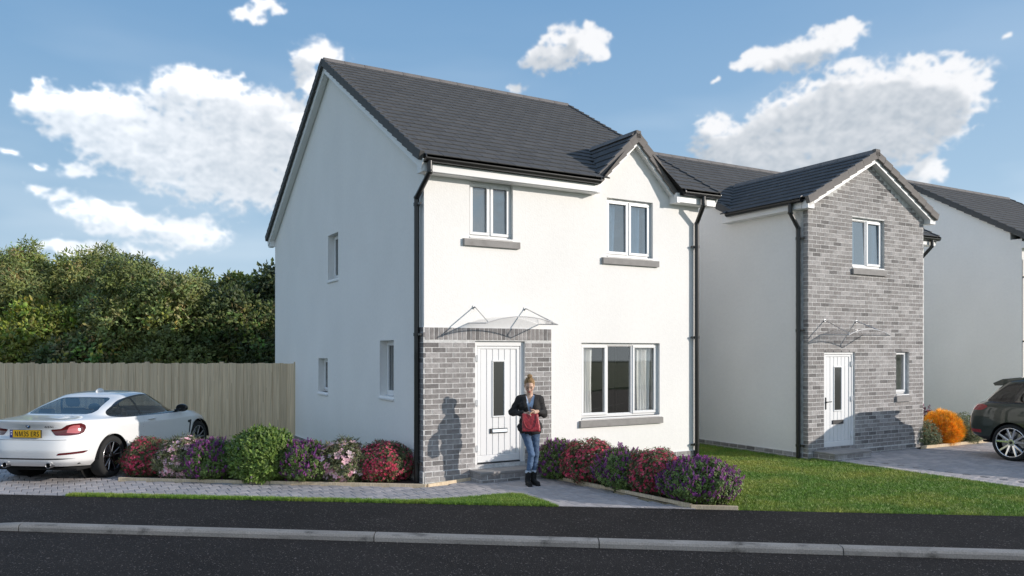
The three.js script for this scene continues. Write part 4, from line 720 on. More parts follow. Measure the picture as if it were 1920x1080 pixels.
function scatter(name, geo, mat, list, parent) { // list of [position, direction it grows along, size, colour]
  const m = new THREE.InstancedMesh(geo, mat, list.length), M4 = new THREE.Matrix4(), Q = new THREE.Quaternion(), Q2 = new THREE.Quaternion(), c = new THREE.Color(), r = rng(list.length + 7);
  list.forEach(([p, d, s, col], i) => { Q.setFromUnitVectors(UP, d); Q2.setFromAxisAngle(UP, r() * 6.283); M4.compose(p, Q.multiply(Q2), V(s, s, s)); m.setMatrixAt(i, M4); m.setColorAt(i, c.setRGB(...col)); });
  m.name = parent ? name : numbered(name); m.castShadow = m.receiveShadow = true; (parent ?? scene).add(m); return m;
}
const dirRand = (r) => { const a = r() * 6.283, y = r() * 2 - 1, s = Math.sqrt(1 - y * y); return V(Math.cos(a) * s, y, Math.sin(a) * s); };
const vary = (c, r, k = 0.3) => { const f = 1 + (r() - 0.5) * 2 * k, g = (r() - 0.5) * k * 0.35; return [c[0] * (f + g), c[1] * f, c[2] * (f - g)]; };

const treeSprays = { broad: spray(8, 0.17, 0.10, 0.26, 301, 0.35), ash: spray(11, 0.16, 0.05, 0.30, 302, 0.2), small: spray(9, 0.12, 0.07, 0.22, 303, 0.3) };
function tree(label, wx, d, h, R, { leaf = 'broad', col, col2, seed, dense = 1, wisp = 0, base = 0.4, group }) {
  h *= 0.925;
  const t = thing('tree', label, 'tree', [wx, -0.3, -d], 0, group), r = rng(seed), clumps = [], leaves = [];
  const cy = base + (h - base) * 0.47, ry = (h - base) * 0.455;
  const N = Math.round(52 * dense);
  for (let i = 0; i < N; i++) {
    const q = dirRand(r), k = 0.45 + 0.6 * Math.sqrt(r()), lump = 1 + gn(q.x * 1.7 + seed, q.y * 1.7 + q.z * 1.3 + seed * 2) * 0.3;
    clumps.push([V(q.x * R * k * lump, cy + q.y * ry * k * lump, q.z * R * k * lump), 0.34 + r() * 0.42, r()]);
  }
  for (let i = 0; i < wisp; i++) { const a = r() * 6.283, k = r() * 0.85; const bx = Math.cos(a) * R * k, bz = Math.sin(a) * R * k, ht = h * (0.93 + r() * 0.16); for (let j = 0; j < 5; j++) clumps.push([V(bx + (r() - 0.5) * 0.22, ht - j * 0.34, bz + (r() - 0.5) * 0.22), 0.16 + j * 0.075, r()]); }
  const limbs = [tube([[0, 0, 0], [0.05, cy * 0.4, 0.03], [-0.04, cy * 0.8, 0], [0.03, h * 0.86, 0.02]], 0.085, 8, 14)];
  clumps.forEach(([c, rad], i) => { if (i % 2) return; const y = Math.max(0.3, c.y - Math.hypot(c.x, c.z) * 0.75 - 0.2); limbs.push(tube([[0, Math.min(y, h * 0.7), 0], [c.x * 0.5, mix(y, c.y, 0.45), c.z * 0.5], [c.x, c.y, c.z]], 0.022, 5, 6)); });
  for (const g of limbs) g.deleteAttribute('uv');
  mesh('trunk', limbs.map((g) => metric(g)), M.bark, t);
  for (const [c, rad, tone] of clumps) {
    const n = Math.round(78 * Math.pow(rad / 0.5, 1.7) * dense) + 6, mixc = tone * tone;
    for (let i = 0; i < n; i++) { const q = dirRand(r), k = Math.cbrt(r()) * rad; const p = V(c.x + q.x * k * 1.1, c.y + q.y * k * 0.8, c.z + q.z * k * 1.1); if (p.y < 0.2) continue; const dir = q.clone().add(V(0, 0.25, 0)).normalize(); leaves.push([p, dir, 0.75 + r() * 0.5, vary([0, 1, 2].map((j) => mix(col[j], col2[j], mixc * (0.5 + r()))), r, 0.4)]); }
  }
  stuff(scatter('crown', treeSprays[leaf], M.leaf, leaves, t));
  return t;
}
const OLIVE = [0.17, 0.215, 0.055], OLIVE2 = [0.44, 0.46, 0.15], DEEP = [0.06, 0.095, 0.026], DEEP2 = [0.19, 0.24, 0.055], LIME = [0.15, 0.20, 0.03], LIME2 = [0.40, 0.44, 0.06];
tree('tall wispy ash tree at the left edge of the photo, behind the fence', -18.23, 29.04, 6.27, 1.5, { leaf: 'ash', col: OLIVE, col2: OLIVE2, seed: 401, wisp: 9, dense: 0.8 });
tree('wispy ash tree second from the left, with upright sprays against the cloud', -16.75, 29.89, 6.17, 1.4, { leaf: 'ash', col: OLIVE, col2: OLIVE2, seed: 402, wisp: 9, dense: 0.8 });
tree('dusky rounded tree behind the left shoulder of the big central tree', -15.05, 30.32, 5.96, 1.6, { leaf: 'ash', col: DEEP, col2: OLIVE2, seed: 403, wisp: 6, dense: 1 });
tree('low bright yellow-green maple in front of the wispy trees at left', -16.22, 27.14, 4.18, 1.45, { leaf: 'broad', col: LIME, col2: LIME2, seed: 404, wisp: 1 });
tree('large dense olive-green tree in the middle of the tree line behind the fence', -12.83, 28.20, 6.27, 2.15, { leaf: 'small', col: OLIVE, col2: OLIVE2, seed: 405, dense: 1.55 });
tree('shorter olive-green tree forming the right shoulder of the big central tree', -11.40, 27.45, 5.12, 1.35, { leaf: 'small', col: OLIVE, col2: OLIVE2, seed: 406, dense: 1.1 });
tree('slim maple with pale upright tips between the central tree and the dark trees', -10.34, 29.57, 5.54, 1.0, { leaf: 'broad', col: DEEP2, col2: LIME2, seed: 407, wisp: 3, dense: 0.9 });
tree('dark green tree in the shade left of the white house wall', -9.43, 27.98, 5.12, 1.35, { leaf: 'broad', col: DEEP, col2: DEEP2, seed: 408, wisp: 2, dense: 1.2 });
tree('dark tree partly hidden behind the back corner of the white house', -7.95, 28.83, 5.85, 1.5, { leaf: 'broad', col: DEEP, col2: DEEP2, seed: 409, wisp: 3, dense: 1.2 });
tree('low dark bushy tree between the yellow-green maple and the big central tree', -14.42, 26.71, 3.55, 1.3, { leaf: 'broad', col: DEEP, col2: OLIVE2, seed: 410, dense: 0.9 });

// ---------------------------------------------------------------- shrubs
const G = { small: spray(7, 0.05, 0.028, 0.075, 311, 0.2), tiny: spray(9, 0.032, 0.016, 0.06, 312, 0.1), long: spray(6, 0.10, 0.018, 0.07, 313, 0.45), round: spray(7, 0.058, 0.04, 0.08, 314, 0.2), frond: needles(14, 0.085, 0.005, 0.03, 315), red: blossom(0.021, 5, 0.45, 321), pink: blossom(0.050, 5, 0.4, 322), spike: spikeFlower(0.054, 0.0155, 323) };
const KIND = {
  purple: { leaf: 'small', col: [0.15, 0.23, 0.045], n: 1900, fl: 'spike', fcol: [[0.32, 0.06, 0.28], [0.42, 0.12, 0.38], [0.24, 0.06, 0.28]], fn: 900, up: 0.55 },
  red: { leaf: 'tiny', col: [0.15, 0.17, 0.06], n: 2000, fl: 'red', fcol: [[0.66, 0.035, 0.10], [0.76, 0.11, 0.20], [0.48, 0.022, 0.075]], fn: 1900, up: 0.2 },
  pink: { leaf: 'long', col: [0.17, 0.19, 0.075], n: 1400, fl: 'pink', fcol: [[0.95, 0.58, 0.66], [0.97, 0.72, 0.76], [0.92, 0.44, 0.56]], fn: 430, up: 0.2 },
  green: { leaf: 'round', col: [0.17, 0.27, 0.04], n: 2400, fl: 'spike', fcol: [[0.42, 0.28, 0.46]], fn: 22, up: 0.5 },
  orange: { leaf: 'frond', col: [0.92, 0.52, 0.035], n: 2600, round: 0.35 },
  grey: { leaf: 'tiny', col: [0.22, 0.26, 0.13], n: 1700, fl: 'red', fcol: [[0.55, 0.42, 0.30]], fn: 60, up: 0.3 },
  plum: { leaf: 'small', col: [0.12, 0.035, 0.07], n: 700, fl: 'spike', fcol: [[0.42, 0.06, 0.26]], fn: 120, up: 0.4 },
};
function shrub(kind, label, x, d, R, h, seed, group) {
  const K = KIND[kind], t = thing('shrub', label, 'shrub', [x, 0.01, -d], 0, group), r = rng(seed), leaves = [], flowers = [], big = (R / 0.42) ** 2;
  const lump = K.round ?? 1, rad = (q) => 1 + gn(q.x * 2.3 + seed, q.z * 2.3 + q.y * 1.9 + seed) * 0.19 * lump + gn(q.x * 5.5 + seed, q.z * 5.5 + q.y * 4 + seed) * 0.09, cy = h * 0.40, put = (q, k) => { const f = rad(q) * k; return V(q.x * R * f, Math.max(0.015, cy + q.y * (q.y > 0 ? h - cy : cy) * f), q.z * R * f); };
  for (let i = 0; i < K.n * big; i++) { const q = dirRand(r), k = i % 4 ? 0.80 + 0.22 * r() : 0.35 + r() * 0.5; leaves.push([put(q, k), q.clone().add(V((r() - 0.5) * 0.7, 0.35 + r() * 0.3, (r() - 0.5) * 0.7)).normalize(), 0.75 + r() * 0.5, vary(K.col, r, 0.42)]); }
  stuff(scatter('foliage', G[K.leaf], M.leaf, leaves, t));
  if (K.fn) {
    for (let i = 0; i < K.fn * big; i++) { const q = dirRand(r); if (q.y < -0.75 || gn(q.x * 2.2 + seed * 3, q.z * 2.2 + q.y * 2.2) < -0.22 - q.y * 0.12) { if (r() < 0.7) continue; } const dir = q.clone().multiplyScalar(1 - K.up).add(V((r() - 0.5) * 0.4, K.up, (r() - 0.5) * 0.4)).normalize(); flowers.push([put(q, 0.95 + r() * 0.13), dir, 0.7 + r() * 0.65, vary(K.fcol[Math.floor(r() * K.fcol.length)], r, 0.22)]); }
    stuff(scatter('flowers', G[K.fl], M.petal, flowers, t));
  }
  const st = []; for (let i = 0; i < 9; i++) { const a = i / 9 * 6.283 + r(), k = 0.35 + r() * 0.4; st.push(tube([[Math.cos(a) * 0.04, 0, Math.sin(a) * 0.04], [Math.cos(a) * R * k * 0.5, h * 0.25, Math.sin(a) * R * k * 0.5], [Math.cos(a) * R * k, h * 0.6, Math.sin(a) * R * k]], 0.007, 5, 6)); }
  mesh('stems', st.map((g) => metric(g)), M.bark, t);
  return t;
}
shrub('red', 'red-flowered shrub beside the rear wheel of the white car, leftmost in its bed', -6.15, 13.30, 0.40, 0.60, 501);
shrub('pink', 'pale pink flowering shrub second from the left, in front of the car', -5.45, 13.03, 0.40, 0.62, 502);
shrub('purple', 'purple-flowered shrub between the pale pink shrub and the round green shrub', -4.91, 12.86, 0.41, 0.60, 503);
shrub('green', 'tall round bright green shrub in the left flower bed', -4.02, 12.74, 0.47, 0.78, 504);
shrub('purple', 'purple-flowered shrub just right of the round green shrub', -3.28, 12.66, 0.43, 0.58, 505);
shrub('pink', 'pale pink flowering shrub next to the red shrub by the house corner', -2.70, 12.64, 0.37, 0.63, 506);
shrub('red', 'red-flowered shrub by the black downpipe at the house corner', -2.08, 12.78, 0.48, 0.60, 507);
shrub('purple', 'dark purple shrub beside the doorstep, farthest in the right bed', 0.80, 13.02, 0.38, 0.58, 508);
shrub('red', 'red-flowered shrub second from the doorstep in the right bed', 1.26, 12.55, 0.46, 0.64, 509);
shrub('purple', 'purple shrub between the two red shrubs of the right bed', 1.68, 11.92, 0.37, 0.59, 510);
shrub('red', 'red-flowered shrub beside the big purple shrub nearest the footway', 2.12, 11.56, 0.41, 0.63, 511);
shrub('purple', 'big round purple shrub at the front of the right bed beside the lawn', 2.60, 10.98, 0.50, 0.56, 512);
shrub('plum', 'plum-coloured bush mostly hidden behind the brick front and orange bush', 9.62, 18.5, 0.30, 0.80, 513);
shrub('orange', 'bright orange feathery bush by the brick-fronted house', 9.62, 17.6, 0.40, 0.745, 514);
shrub('grey', 'small grey-green bush between the brick wall and the orange bush', 9.06, 17.25, 0.27, 0.52, 515);
shrub('grey', 'grey-green bush between the orange bush and the dark car', 10.32, 17.95, 0.39, 0.64, 516);

// ---------------------------------------------------------------- grass
{
  const tuft = needles(10, 0.046, 0.0055, 0.024, 331), lawn = [], r = rng(601);
  const lawnPoly = [[2.98, edgeD(2.98)], [8.0, edgeD(8.0)], sw(7.86, 4.9), sw(7.86, 1.02), sw(7.60, 1.05), sw(7.60, -8), sw(5.80, -8), sw(5.80, 0.06), sw(3.3, 0.06), sw(3.15, 1.2), sw(3.08, 3.0)];
  const colour = (x, d) => { const a = fbm(x * 0.55 + 20, d * 0.7 + 20, 4), b = gn(x * 2.2 + 60, d * 2.2 + 60), k = clamp(0.30 + a * 1.3 + b * 0.35); return [mix(0.19, 0.42, k), mix(0.34, 0.45, k), mix(0.04, 0.085, k)]; };
  const push = (x, d, y, s) => lawn.push([V(x, y, -d), V((r() - 0.5) * 0.5, 1, (r() - 0.5) * 0.5).normalize(), s, vary(colour(x, d), r, 0.3)]);
  for (let i = 0; i < 210000 && lawn.length < 90000; i++) { const x = 2 + r() * 10, d = 9.7 + r() * 12.5; if (!inside(lawnPoly, x, d)) continue; if (d > 15.5 && r() < 0.5) continue; push(x, d, fall(x, d), 0.75 + r() * 0.6); }
  stuff(tag(scatter('lawn_grass', tuft, M.blade, lawn), 'mown green lawn between the right flower bed and the right drive', 'grass'));
  const verge = lawn.splice(0) && lawn; // the narrow verge in front of the path
  for (let i = 0; i < 60000 && verge.length < 9000; i++) { const x = -6.5 + r() * 7.2, d = 10.5 + r() * 1.2; if (inside(strip, x, d)) push(x, d, -0.01, 0.7 + r() * 0.55); }
  stuff(tag(scatter('verge_grass', tuft, M.blade, verge), 'narrow strip of bright grass between the footway and the paved path', 'grass'));
  lawn.length = 0;
  for (let i = 0; i < 14000; i++) { const x = -7.5 + r() * 5.8, d = 13.6 + r() * 6.3; const [a, b] = unsite(x, -d); if (a > -0.05 || inside(leftPave, x, d) || d > 19.4) continue; push(x, d, fall(x, d), 0.8 + r() * 0.5); }
  stuff(tag(scatter('side_grass', tuft, M.blade, lawn), 'shaded grass between the left flower bed, the fence and the gable wall', 'grass'));
}
// ---------------------------------------------------------------- cars
const curve1 = (pts, x) => { // smooth height along the car through a few points
  if (x <= pts[0][0]) return pts[0][1]; const n = pts.length; if (x >= pts[n - 1][0]) return pts[n - 1][1];
  let i = 0; while (x > pts[i + 1][0]) i++; const [x0, y0] = pts[i], [x1, y1] = pts[i + 1], h = x1 - x0, t = (x - x0) / h;
  const sl = (k) => (k <= 0 || k >= n - 1) ? 0 : (pts[k + 1][1] - pts[k - 1][1]) / (pts[k + 1][0] - pts[k - 1][0]);
  const m0 = i === 0 ? (y1 - y0) / h : sl(i), m1 = i === n - 2 ? (y1 - y0) / h : sl(i + 1), t2 = t * t, t3 = t2 * t;
  return y0 * (2 * t3 - 3 * t2 + 1) + m0 * h * (t3 - 2 * t2 + t) + y1 * (-2 * t3 + 3 * t2) + m1 * h * (t3 - t2);
};
// the skin of one half of a car lofted between level loops that run from the middle of the tail round to the middle of the nose
function carSkin(levels, taper, NT = 230, sub = 9) {
  const th = []; { // even spacing along a typical loop
    const n = 5, a = 2.3, w = 0.9, P = (q) => [-a * Math.sign(Math.cos(q)) * Math.abs(Math.cos(q)) ** (2 / n), w * Math.abs(Math.sin(q)) ** (2 / n)]; let L = [0], p = P(0); const K = 60000;
    for (let i = 1; i <= K; i++) { const q = P(Math.PI * i / K); L.push(L[i - 1] + Math.hypot(q[0] - p[0], q[1] - p[1])); p = q; }
    for (let j = 0, i = 0; j <= NT; j++) { const goal = L[K] * j / NT; while (i < K && L[i] < goal) i++; th.push(Math.PI * i / K); }
  }
  const ctrl = levels.map((l) => th.map((q) => {
    const c = Math.cos(q), s = Math.abs(Math.sin(q)), n = c > 0 ? l.nr ?? 5 : l.nf ?? 4, xc = (l.xr + l.xf) / 2, a = (l.xf - l.xr) / 2, x = xc - a * Math.sign(c) * Math.abs(c) ** (2 / n);
    return V(x, curve1(l.y, x), l.w * s ** (2 / n) * (1 - taper * ((x - xc) / a) ** 2 * (x > xc ? 1.5 : 1)));
  }));
  const rows = [];
  for (let i = 0; i + 1 < ctrl.length; i++) for (let k = 0; k < sub; k++) { const t = k / sub, a = ctrl[Math.max(0, i - 1)], b = ctrl[i], c = ctrl[i + 1], d = ctrl[Math.min(ctrl.length - 1, i + 2)], t2 = t * t, t3 = t2 * t, T0 = 0.36; rows.push(b.map((p, j) => { const f = (x) => { const m0 = (c[j][x] - a[j][x]) * T0, m1 = (d[j][x] - p[x]) * T0; return p[x] * (2 * t3 - 3 * t2 + 1) + m0 * (t3 - 2 * t2 + t) + c[j][x] * (3 * t2 - 2 * t3) + m1 * (t3 - t2); }; return V(f('x'), f('y'), Math.max(0, f('z'))); })); }
  rows.push(ctrl[ctrl.length - 1]);
  const nor = rows.map((r, i) => r.map((p, j) => { const du = r[Math.min(NT, j + 1)].clone().sub(r[Math.max(0, j - 1)]), dv = rows[Math.min(rows.length - 1, i + 1)][j].clone().sub(rows[Math.max(0, i - 1)][j]); const n = dv.cross(du); if (j === 0 || j === NT) n.z = 0; if (n.lengthSq() < 1e-12) n.set(0, 1, 0); return n.normalize(); }));
  let flip = 0; nor.forEach((r, i) => r.forEach((n, j) => { flip += n.z * rows[i][j].z; })); if (flip < 0) nor.forEach((r) => r.forEach((n) => n.negate()));
  const tris = [], v = (i, j) => ({ p: rows[i][j], n: nor[i][j] });
  for (let i = 0; i + 1 < rows.length; i++) for (let j = 0; j < NT; j++) tris.push([v(i, j), v(i + 1, j), v(i + 1, j + 1)], [v(i, j), v(i + 1, j + 1), v(i, j + 1)]);
  return tris;
}
// split triangles where a field is zero: [inside (negative), outside]
function cutBy(tris, phi) {
  const A = [], B = [], at = (a, b) => { const t = a.f / (a.f - b.f); return { p: a.p.clone().lerp(b.p, t), n: a.n.clone().lerp(b.n, t).normalize(), f: 0 }; };
  for (const t of tris) {
    const q = t.map((v) => ({ p: v.p, n: v.n, f: phi(v.p, v.n) })), neg = q.filter((v) => v.f < 0).length;
    if (neg === 3) A.push(t); else if (neg === 0) B.push(t);
    else { let k = q.findIndex((v) => (neg === 1 ? v.f < 0 : v.f >= 0)); const a = q[k], b = q[(k + 1) % 3], c = q[(k + 2) % 3], ab = at(a, b), ac = at(a, c), one = neg === 1 ? A : B, two = neg === 1 ? B : A; one.push([a, ab, ac]); two.push([ab, b, c], [ab, c, ac]); }
  }
  return [A, B];
}
function skinGeo(tris, off = 0, sides = [1, -1]) {
  const p = [], n = [];
  for (const s of sides) for (const t of tris) { const w = t[1].p.clone().sub(t[0].p).cross(t[2].p.clone().sub(t[0].p)).dot(t[0].n.clone().add(t[1].n).add(t[2].n)) >= 0; const q = (s > 0) === w ? t : [t[0], t[2], t[1]]; for (const v of q) { p.push(v.p.x + v.n.x * off, v.p.y + v.n.y * off, s * (v.p.z + v.n.z * off)); n.push(v.n.x, v.n.y, s * v.n.z); } }
  const g = new THREE.BufferGeometry(); g.setAttribute('position', new THREE.Float32BufferAttribute(p, 3)); g.setAttribute('normal', new THREE.Float32BufferAttribute(n, 3)); g.setAttribute('uv', new THREE.Float32BufferAttribute(new Float32Array(p.length / 3 * 2), 2)); return g;
}
function polyDist(poly, x, y) { let d = 1e9, s = false; for (let i = 0, j = poly.length - 1; i < poly.length; j = i++) { const [ax, ay] = poly[j], [bx, by] = poly[i], ex = bx - ax, ey = by - ay, t = clamp(((x - ax) * ex + (y - ay) * ey) / (ex * ex + ey * ey)); d = Math.min(d, Math.hypot(x - ax - ex * t, y - ay - ey * t)); if ((by > y) !== (ay > y) && x < (ax - bx) * (y - by) / (ay - by) + bx) s = !s; } return s ? -d : d; }
function smoothPoly(pts, n = 10) { const c = new THREE.CatmullRomCurve3(pts.map(([x, y]) => V(x, y, 0)), true, 'centripetal'); return c.getPoints(pts.length * n).slice(0, -1).map((p) => [p.x, p.y]); }
function lineDist(pts, x, y) { let d = 1e9; for (let i = 0; i + 1 < pts.length; i++) { const [ax, ay] = pts[i], [bx, by] = pts[i + 1], ex = bx - ax, ey = by - ay, t = clamp(((x - ax) * ex + (y - ay) * ey) / (ex * ex + ey * ey)); d = Math.min(d, Math.hypot(x - ax - ex * t, y - ay - ey * t)); } return d; }
M.rubber = std([0.018, 0.018, 0.018], 0.85); M.well = std([0.006, 0.006, 0.006], 1); M.trim = phy([0.008, 0.008, 0.008], 0.22, { clearcoat: 0.6 });
M.tint = phy([0.58, 0.60, 0.60], 0.0, { transmission: 1, ior: 1.9, thickness: 0 }); M.clear = phy([0.72, 0.76, 0.77], 0.0, { transmission: 1, ior: 1.8, thickness: 0 });
M.privacy = phy([0.16, 0.165, 0.16], 0.0, { transmission: 1, ior: 1.8, thickness: 0 });
M.lamp = phy([0.32, 0.012, 0.018], 0.08, { clearcoat: 1 }); M.lampPale = phy([0.50, 0.13, 0.14], 0.1, { clearcoat: 1 }); M.lampDark = phy([0.10, 0.008, 0.01], 0.08, { clearcoat: 1 });
M.alloy = std([0.30, 0.30, 0.31], 0.25, { metalness: 1 }); M.alloyDark = std([0.03, 0.03, 0.032], 0.35, { metalness: 0.6 }); M.trimBlack = std([0.02, 0.02, 0.021], 0.7);
function wheel(parent, x, z, R, W, rimR, spokes, twist, mat, side) {
  const w = part('wheel', parent, [x, R, z]), hw = W / 2;
  const pr = [[rimR - 0.005, -hw * 0.86], [rimR + 0.02, -hw * 0.98], [R - 0.045, -hw], [R - 0.012, -hw * 0.86], [R, -hw * 0.55], [R, hw * 0.55], [R - 0.012, hw * 0.86], [R - 0.045, hw], [rimR + 0.02, hw * 0.98], [rimR - 0.005, hw * 0.86]].map((p) => new THREE.Vector2(...p));
  const ty = new THREE.LatheGeometry(pr, 72); ty.rotateX(Math.PI / 2); mesh('tyre', ty, M.rubber, w);
  const barrel = new THREE.LatheGeometry([[rimR - 0.004, -hw * 0.86], [rimR - 0.03, -hw * 0.7], [rimR - 0.03, hw * 0.7], [rimR - 0.004, hw * 0.87]].map((p) => new THREE.Vector2(...p)), 64); barrel.rotateX(Math.PI / 2);
  const disc = new THREE.CylinderGeometry(rimR * 0.74, rimR * 0.74, 0.03, 48); disc.rotateX(Math.PI / 2); disc.translate(0, 0, side * hw * 0.05);
  const bk = new THREE.CylinderGeometry(rimR - 0.02, rimR - 0.02, 0.02, 48); bk.rotateX(Math.PI / 2); bk.translate(0, 0, -side * hw * 0.5);
  mesh('rim_barrel', [metric(barrel), metric(bk)], M.alloyDark, w); mesh('brake_disc', metric(disc), M.alloy, w);
  const lip = new THREE.TorusGeometry(rimR - 0.008, 0.011, 10, 72); lip.translate(0, 0, side * hw * 0.84);
  const geo = [metric(lip)], zo = side * hw * 0.84, zi = side * hw * 0.62;
  for (let i = 0; i < spokes; i++) { const a0 = i / spokes * 6.2832 + 0.31; for (const k of [-1, 1]) {
    const b0 = a0 + k * 0.11, b1 = a0 + k * twist, p = (r, an, zz) => [Math.cos(an) * r, Math.sin(an) * r, zz], A = V(...p(rimR * 0.17, b0, zi)), B = V(...p(rimR * 0.965, b1, zo - side * 0.012)), d = B.clone().sub(A), L = d.length(); d.normalize();
    const X = d.clone().cross(V(0, 0, 1)).normalize(), Z = X.clone().cross(d), g = cbox(rimR > 0.3 ? 0.046 : 0.032, L, 0.026, 0.006), q = g.attributes.position; for (let j = 0; j < q.count; j++) { const t = q.getY(j) / L + 0.5; q.setX(j, q.getX(j) * mix(1.15, 0.85, t)); } g.applyMatrix4(new THREE.Matrix4().makeBasis(X, d, Z).setPosition(A.clone().add(B).multiplyScalar(0.5))); geo.push(metric(g)); } }
  const hub = new THREE.CylinderGeometry(rimR * 0.22, rimR * 0.25, 0.035, 32); hub.rotateX(side * Math.PI / 2); hub.translate(0, 0, zi + side * 0.005); geo.push(metric(hub)); mesh('rim', geo, mat, w);
  const cap = new THREE.CylinderGeometry(0.033, 0.033, 0.012, 24); cap.rotateX(Math.PI / 2); cap.translate(0, 0, zi + side * 0.026); mesh('hub_cap', metric(cap), M.trim, w);
  return w;
}
function carShell(car, S) { // paint, glass, trim, lamps cut out of the lofted skin
  let skin = carSkin(S.levels, S.taper), g;
  for (const ax of S.axles) [, skin] = cutBy(skin, (p) => p.z > 0.4 ? Math.hypot(p.x - ax, p.y - S.R) - S.arch : 1);
  const rearQ = (p) => p.z + Math.max(0, p.x - S.corner) * 1.15;
  const side = (poly) => (p, n) => p.y > S.belt - 0.08 && p.z > 0.35 ? polyDist(poly, p.x, p.y) : 1;
  const win = smoothPoly(S.window), winF = side(win);
  let trim, glass, rest;
  [trim, skin] = cutBy(skin, (p, n) => winF(p, n) - S.frame); [glass, trim] = cutBy(trim, winF);
  for (const pl of S.pillars) { let bar; [bar, glass] = cutBy(glass, (p) => lineDist(pl, p.x, p.y) - pl.w); trim.push(...bar); }
  mesh('window_frame', skinGeo(trim, -0.001), M.trim, car);
  for (const s of [1, -1]) mesh('side_window', skinGeo(glass, -0.004, [s]), S.sideGlass, car);
  for (const [nm, poly, rear] of [['rear_window', S.rearWindow, true], ['windscreen', S.windscreen, false]]) {
    const f = (p) => (rear ? p.x < S.mid : p.x > S.mid) && p.y > S.belt - 0.12 ? polyDist(poly, p.z, p.y) : 1;
    let edge; [edge, skin] = cutBy(skin, (p) => f(p) - 0.012); [glass, edge] = cutBy(edge, f); mesh(nm, skinGeo(glass, -0.003), S.screenGlass, car); mesh(nm + '_seal', skinGeo(edge, -0.001), M.trim, car);
  }
  for (const l of S.lamps) { const f = (p) => p.x < S.mid ? polyDist(l.poly, rearQ(p), p.y) : 1; let a; [a, skin] = cutBy(skin, f); if (l.inner) { let b; [b, a] = cutBy(a, (p) => polyDist(l.inner, rearQ(p), p.y)); for (const s of [1, -1]) mesh('tail_lamp_lens', skinGeo(b, 0.004, [s]), M.lampPale, car); } for (const s of [1, -1]) mesh(l.name, skinGeo(a, 0.003, [s]), l.mat, car); }
  for (const b of S.strips) { let a; [a, skin] = cutBy(skin, b.f); mesh(b.name, skinGeo(a, b.off ?? -0.002), b.mat, car); }
  mesh('body', skinGeo(skin), S.paint, car).material.side = THREE.DoubleSide;
  // underside, wheel housings, floor
  const inner = S.levels[0], y0 = S.floor; mesh('underside', bb(inner.xr + 0.12, y0, -inner.w + 0.1, inner.xf - 0.15, y0 + 0.04, inner.w - 0.1, 0.01), M.well, car);
  const wells = []; for (const ax of S.axles) for (const s of [1, -1]) { const c = new THREE.CylinderGeometry(S.arch + 0.012, S.arch + 0.012, 0.36, 40, 1, true, 0, Math.PI); c.rotateX(Math.PI / 2); c.rotateZ(Math.PI / 2); c.translate(ax, S.R, s * (S.half - 0.215)); const e = new THREE.CircleGeometry(S.arch + 0.012, 40); e.translate(ax, S.R, s * (S.half - 0.39)); wells.push(metric(c), metric(e)); }
  const wl = mesh('wheel_housing', wells, M.well, car); wl.material.side = THREE.DoubleSide;
}
function seatShape(x, z, y0) { return [bb(x - 0.25, y0, z - 0.25, x + 0.27, y0 + 0.16, z + 0.25, 0.05), plank([x - 0.26, y0 + 0.1, z], [x - 0.48, y0 + 0.66, z], [0, 0, 1], 0.48, 0.13, 0.05), plank([x - 0.485, y0 + 0.69, z], [x - 0.53, y0 + 0.86, z], [0, 0, 1], 0.26, 0.10, 0.04)]; }

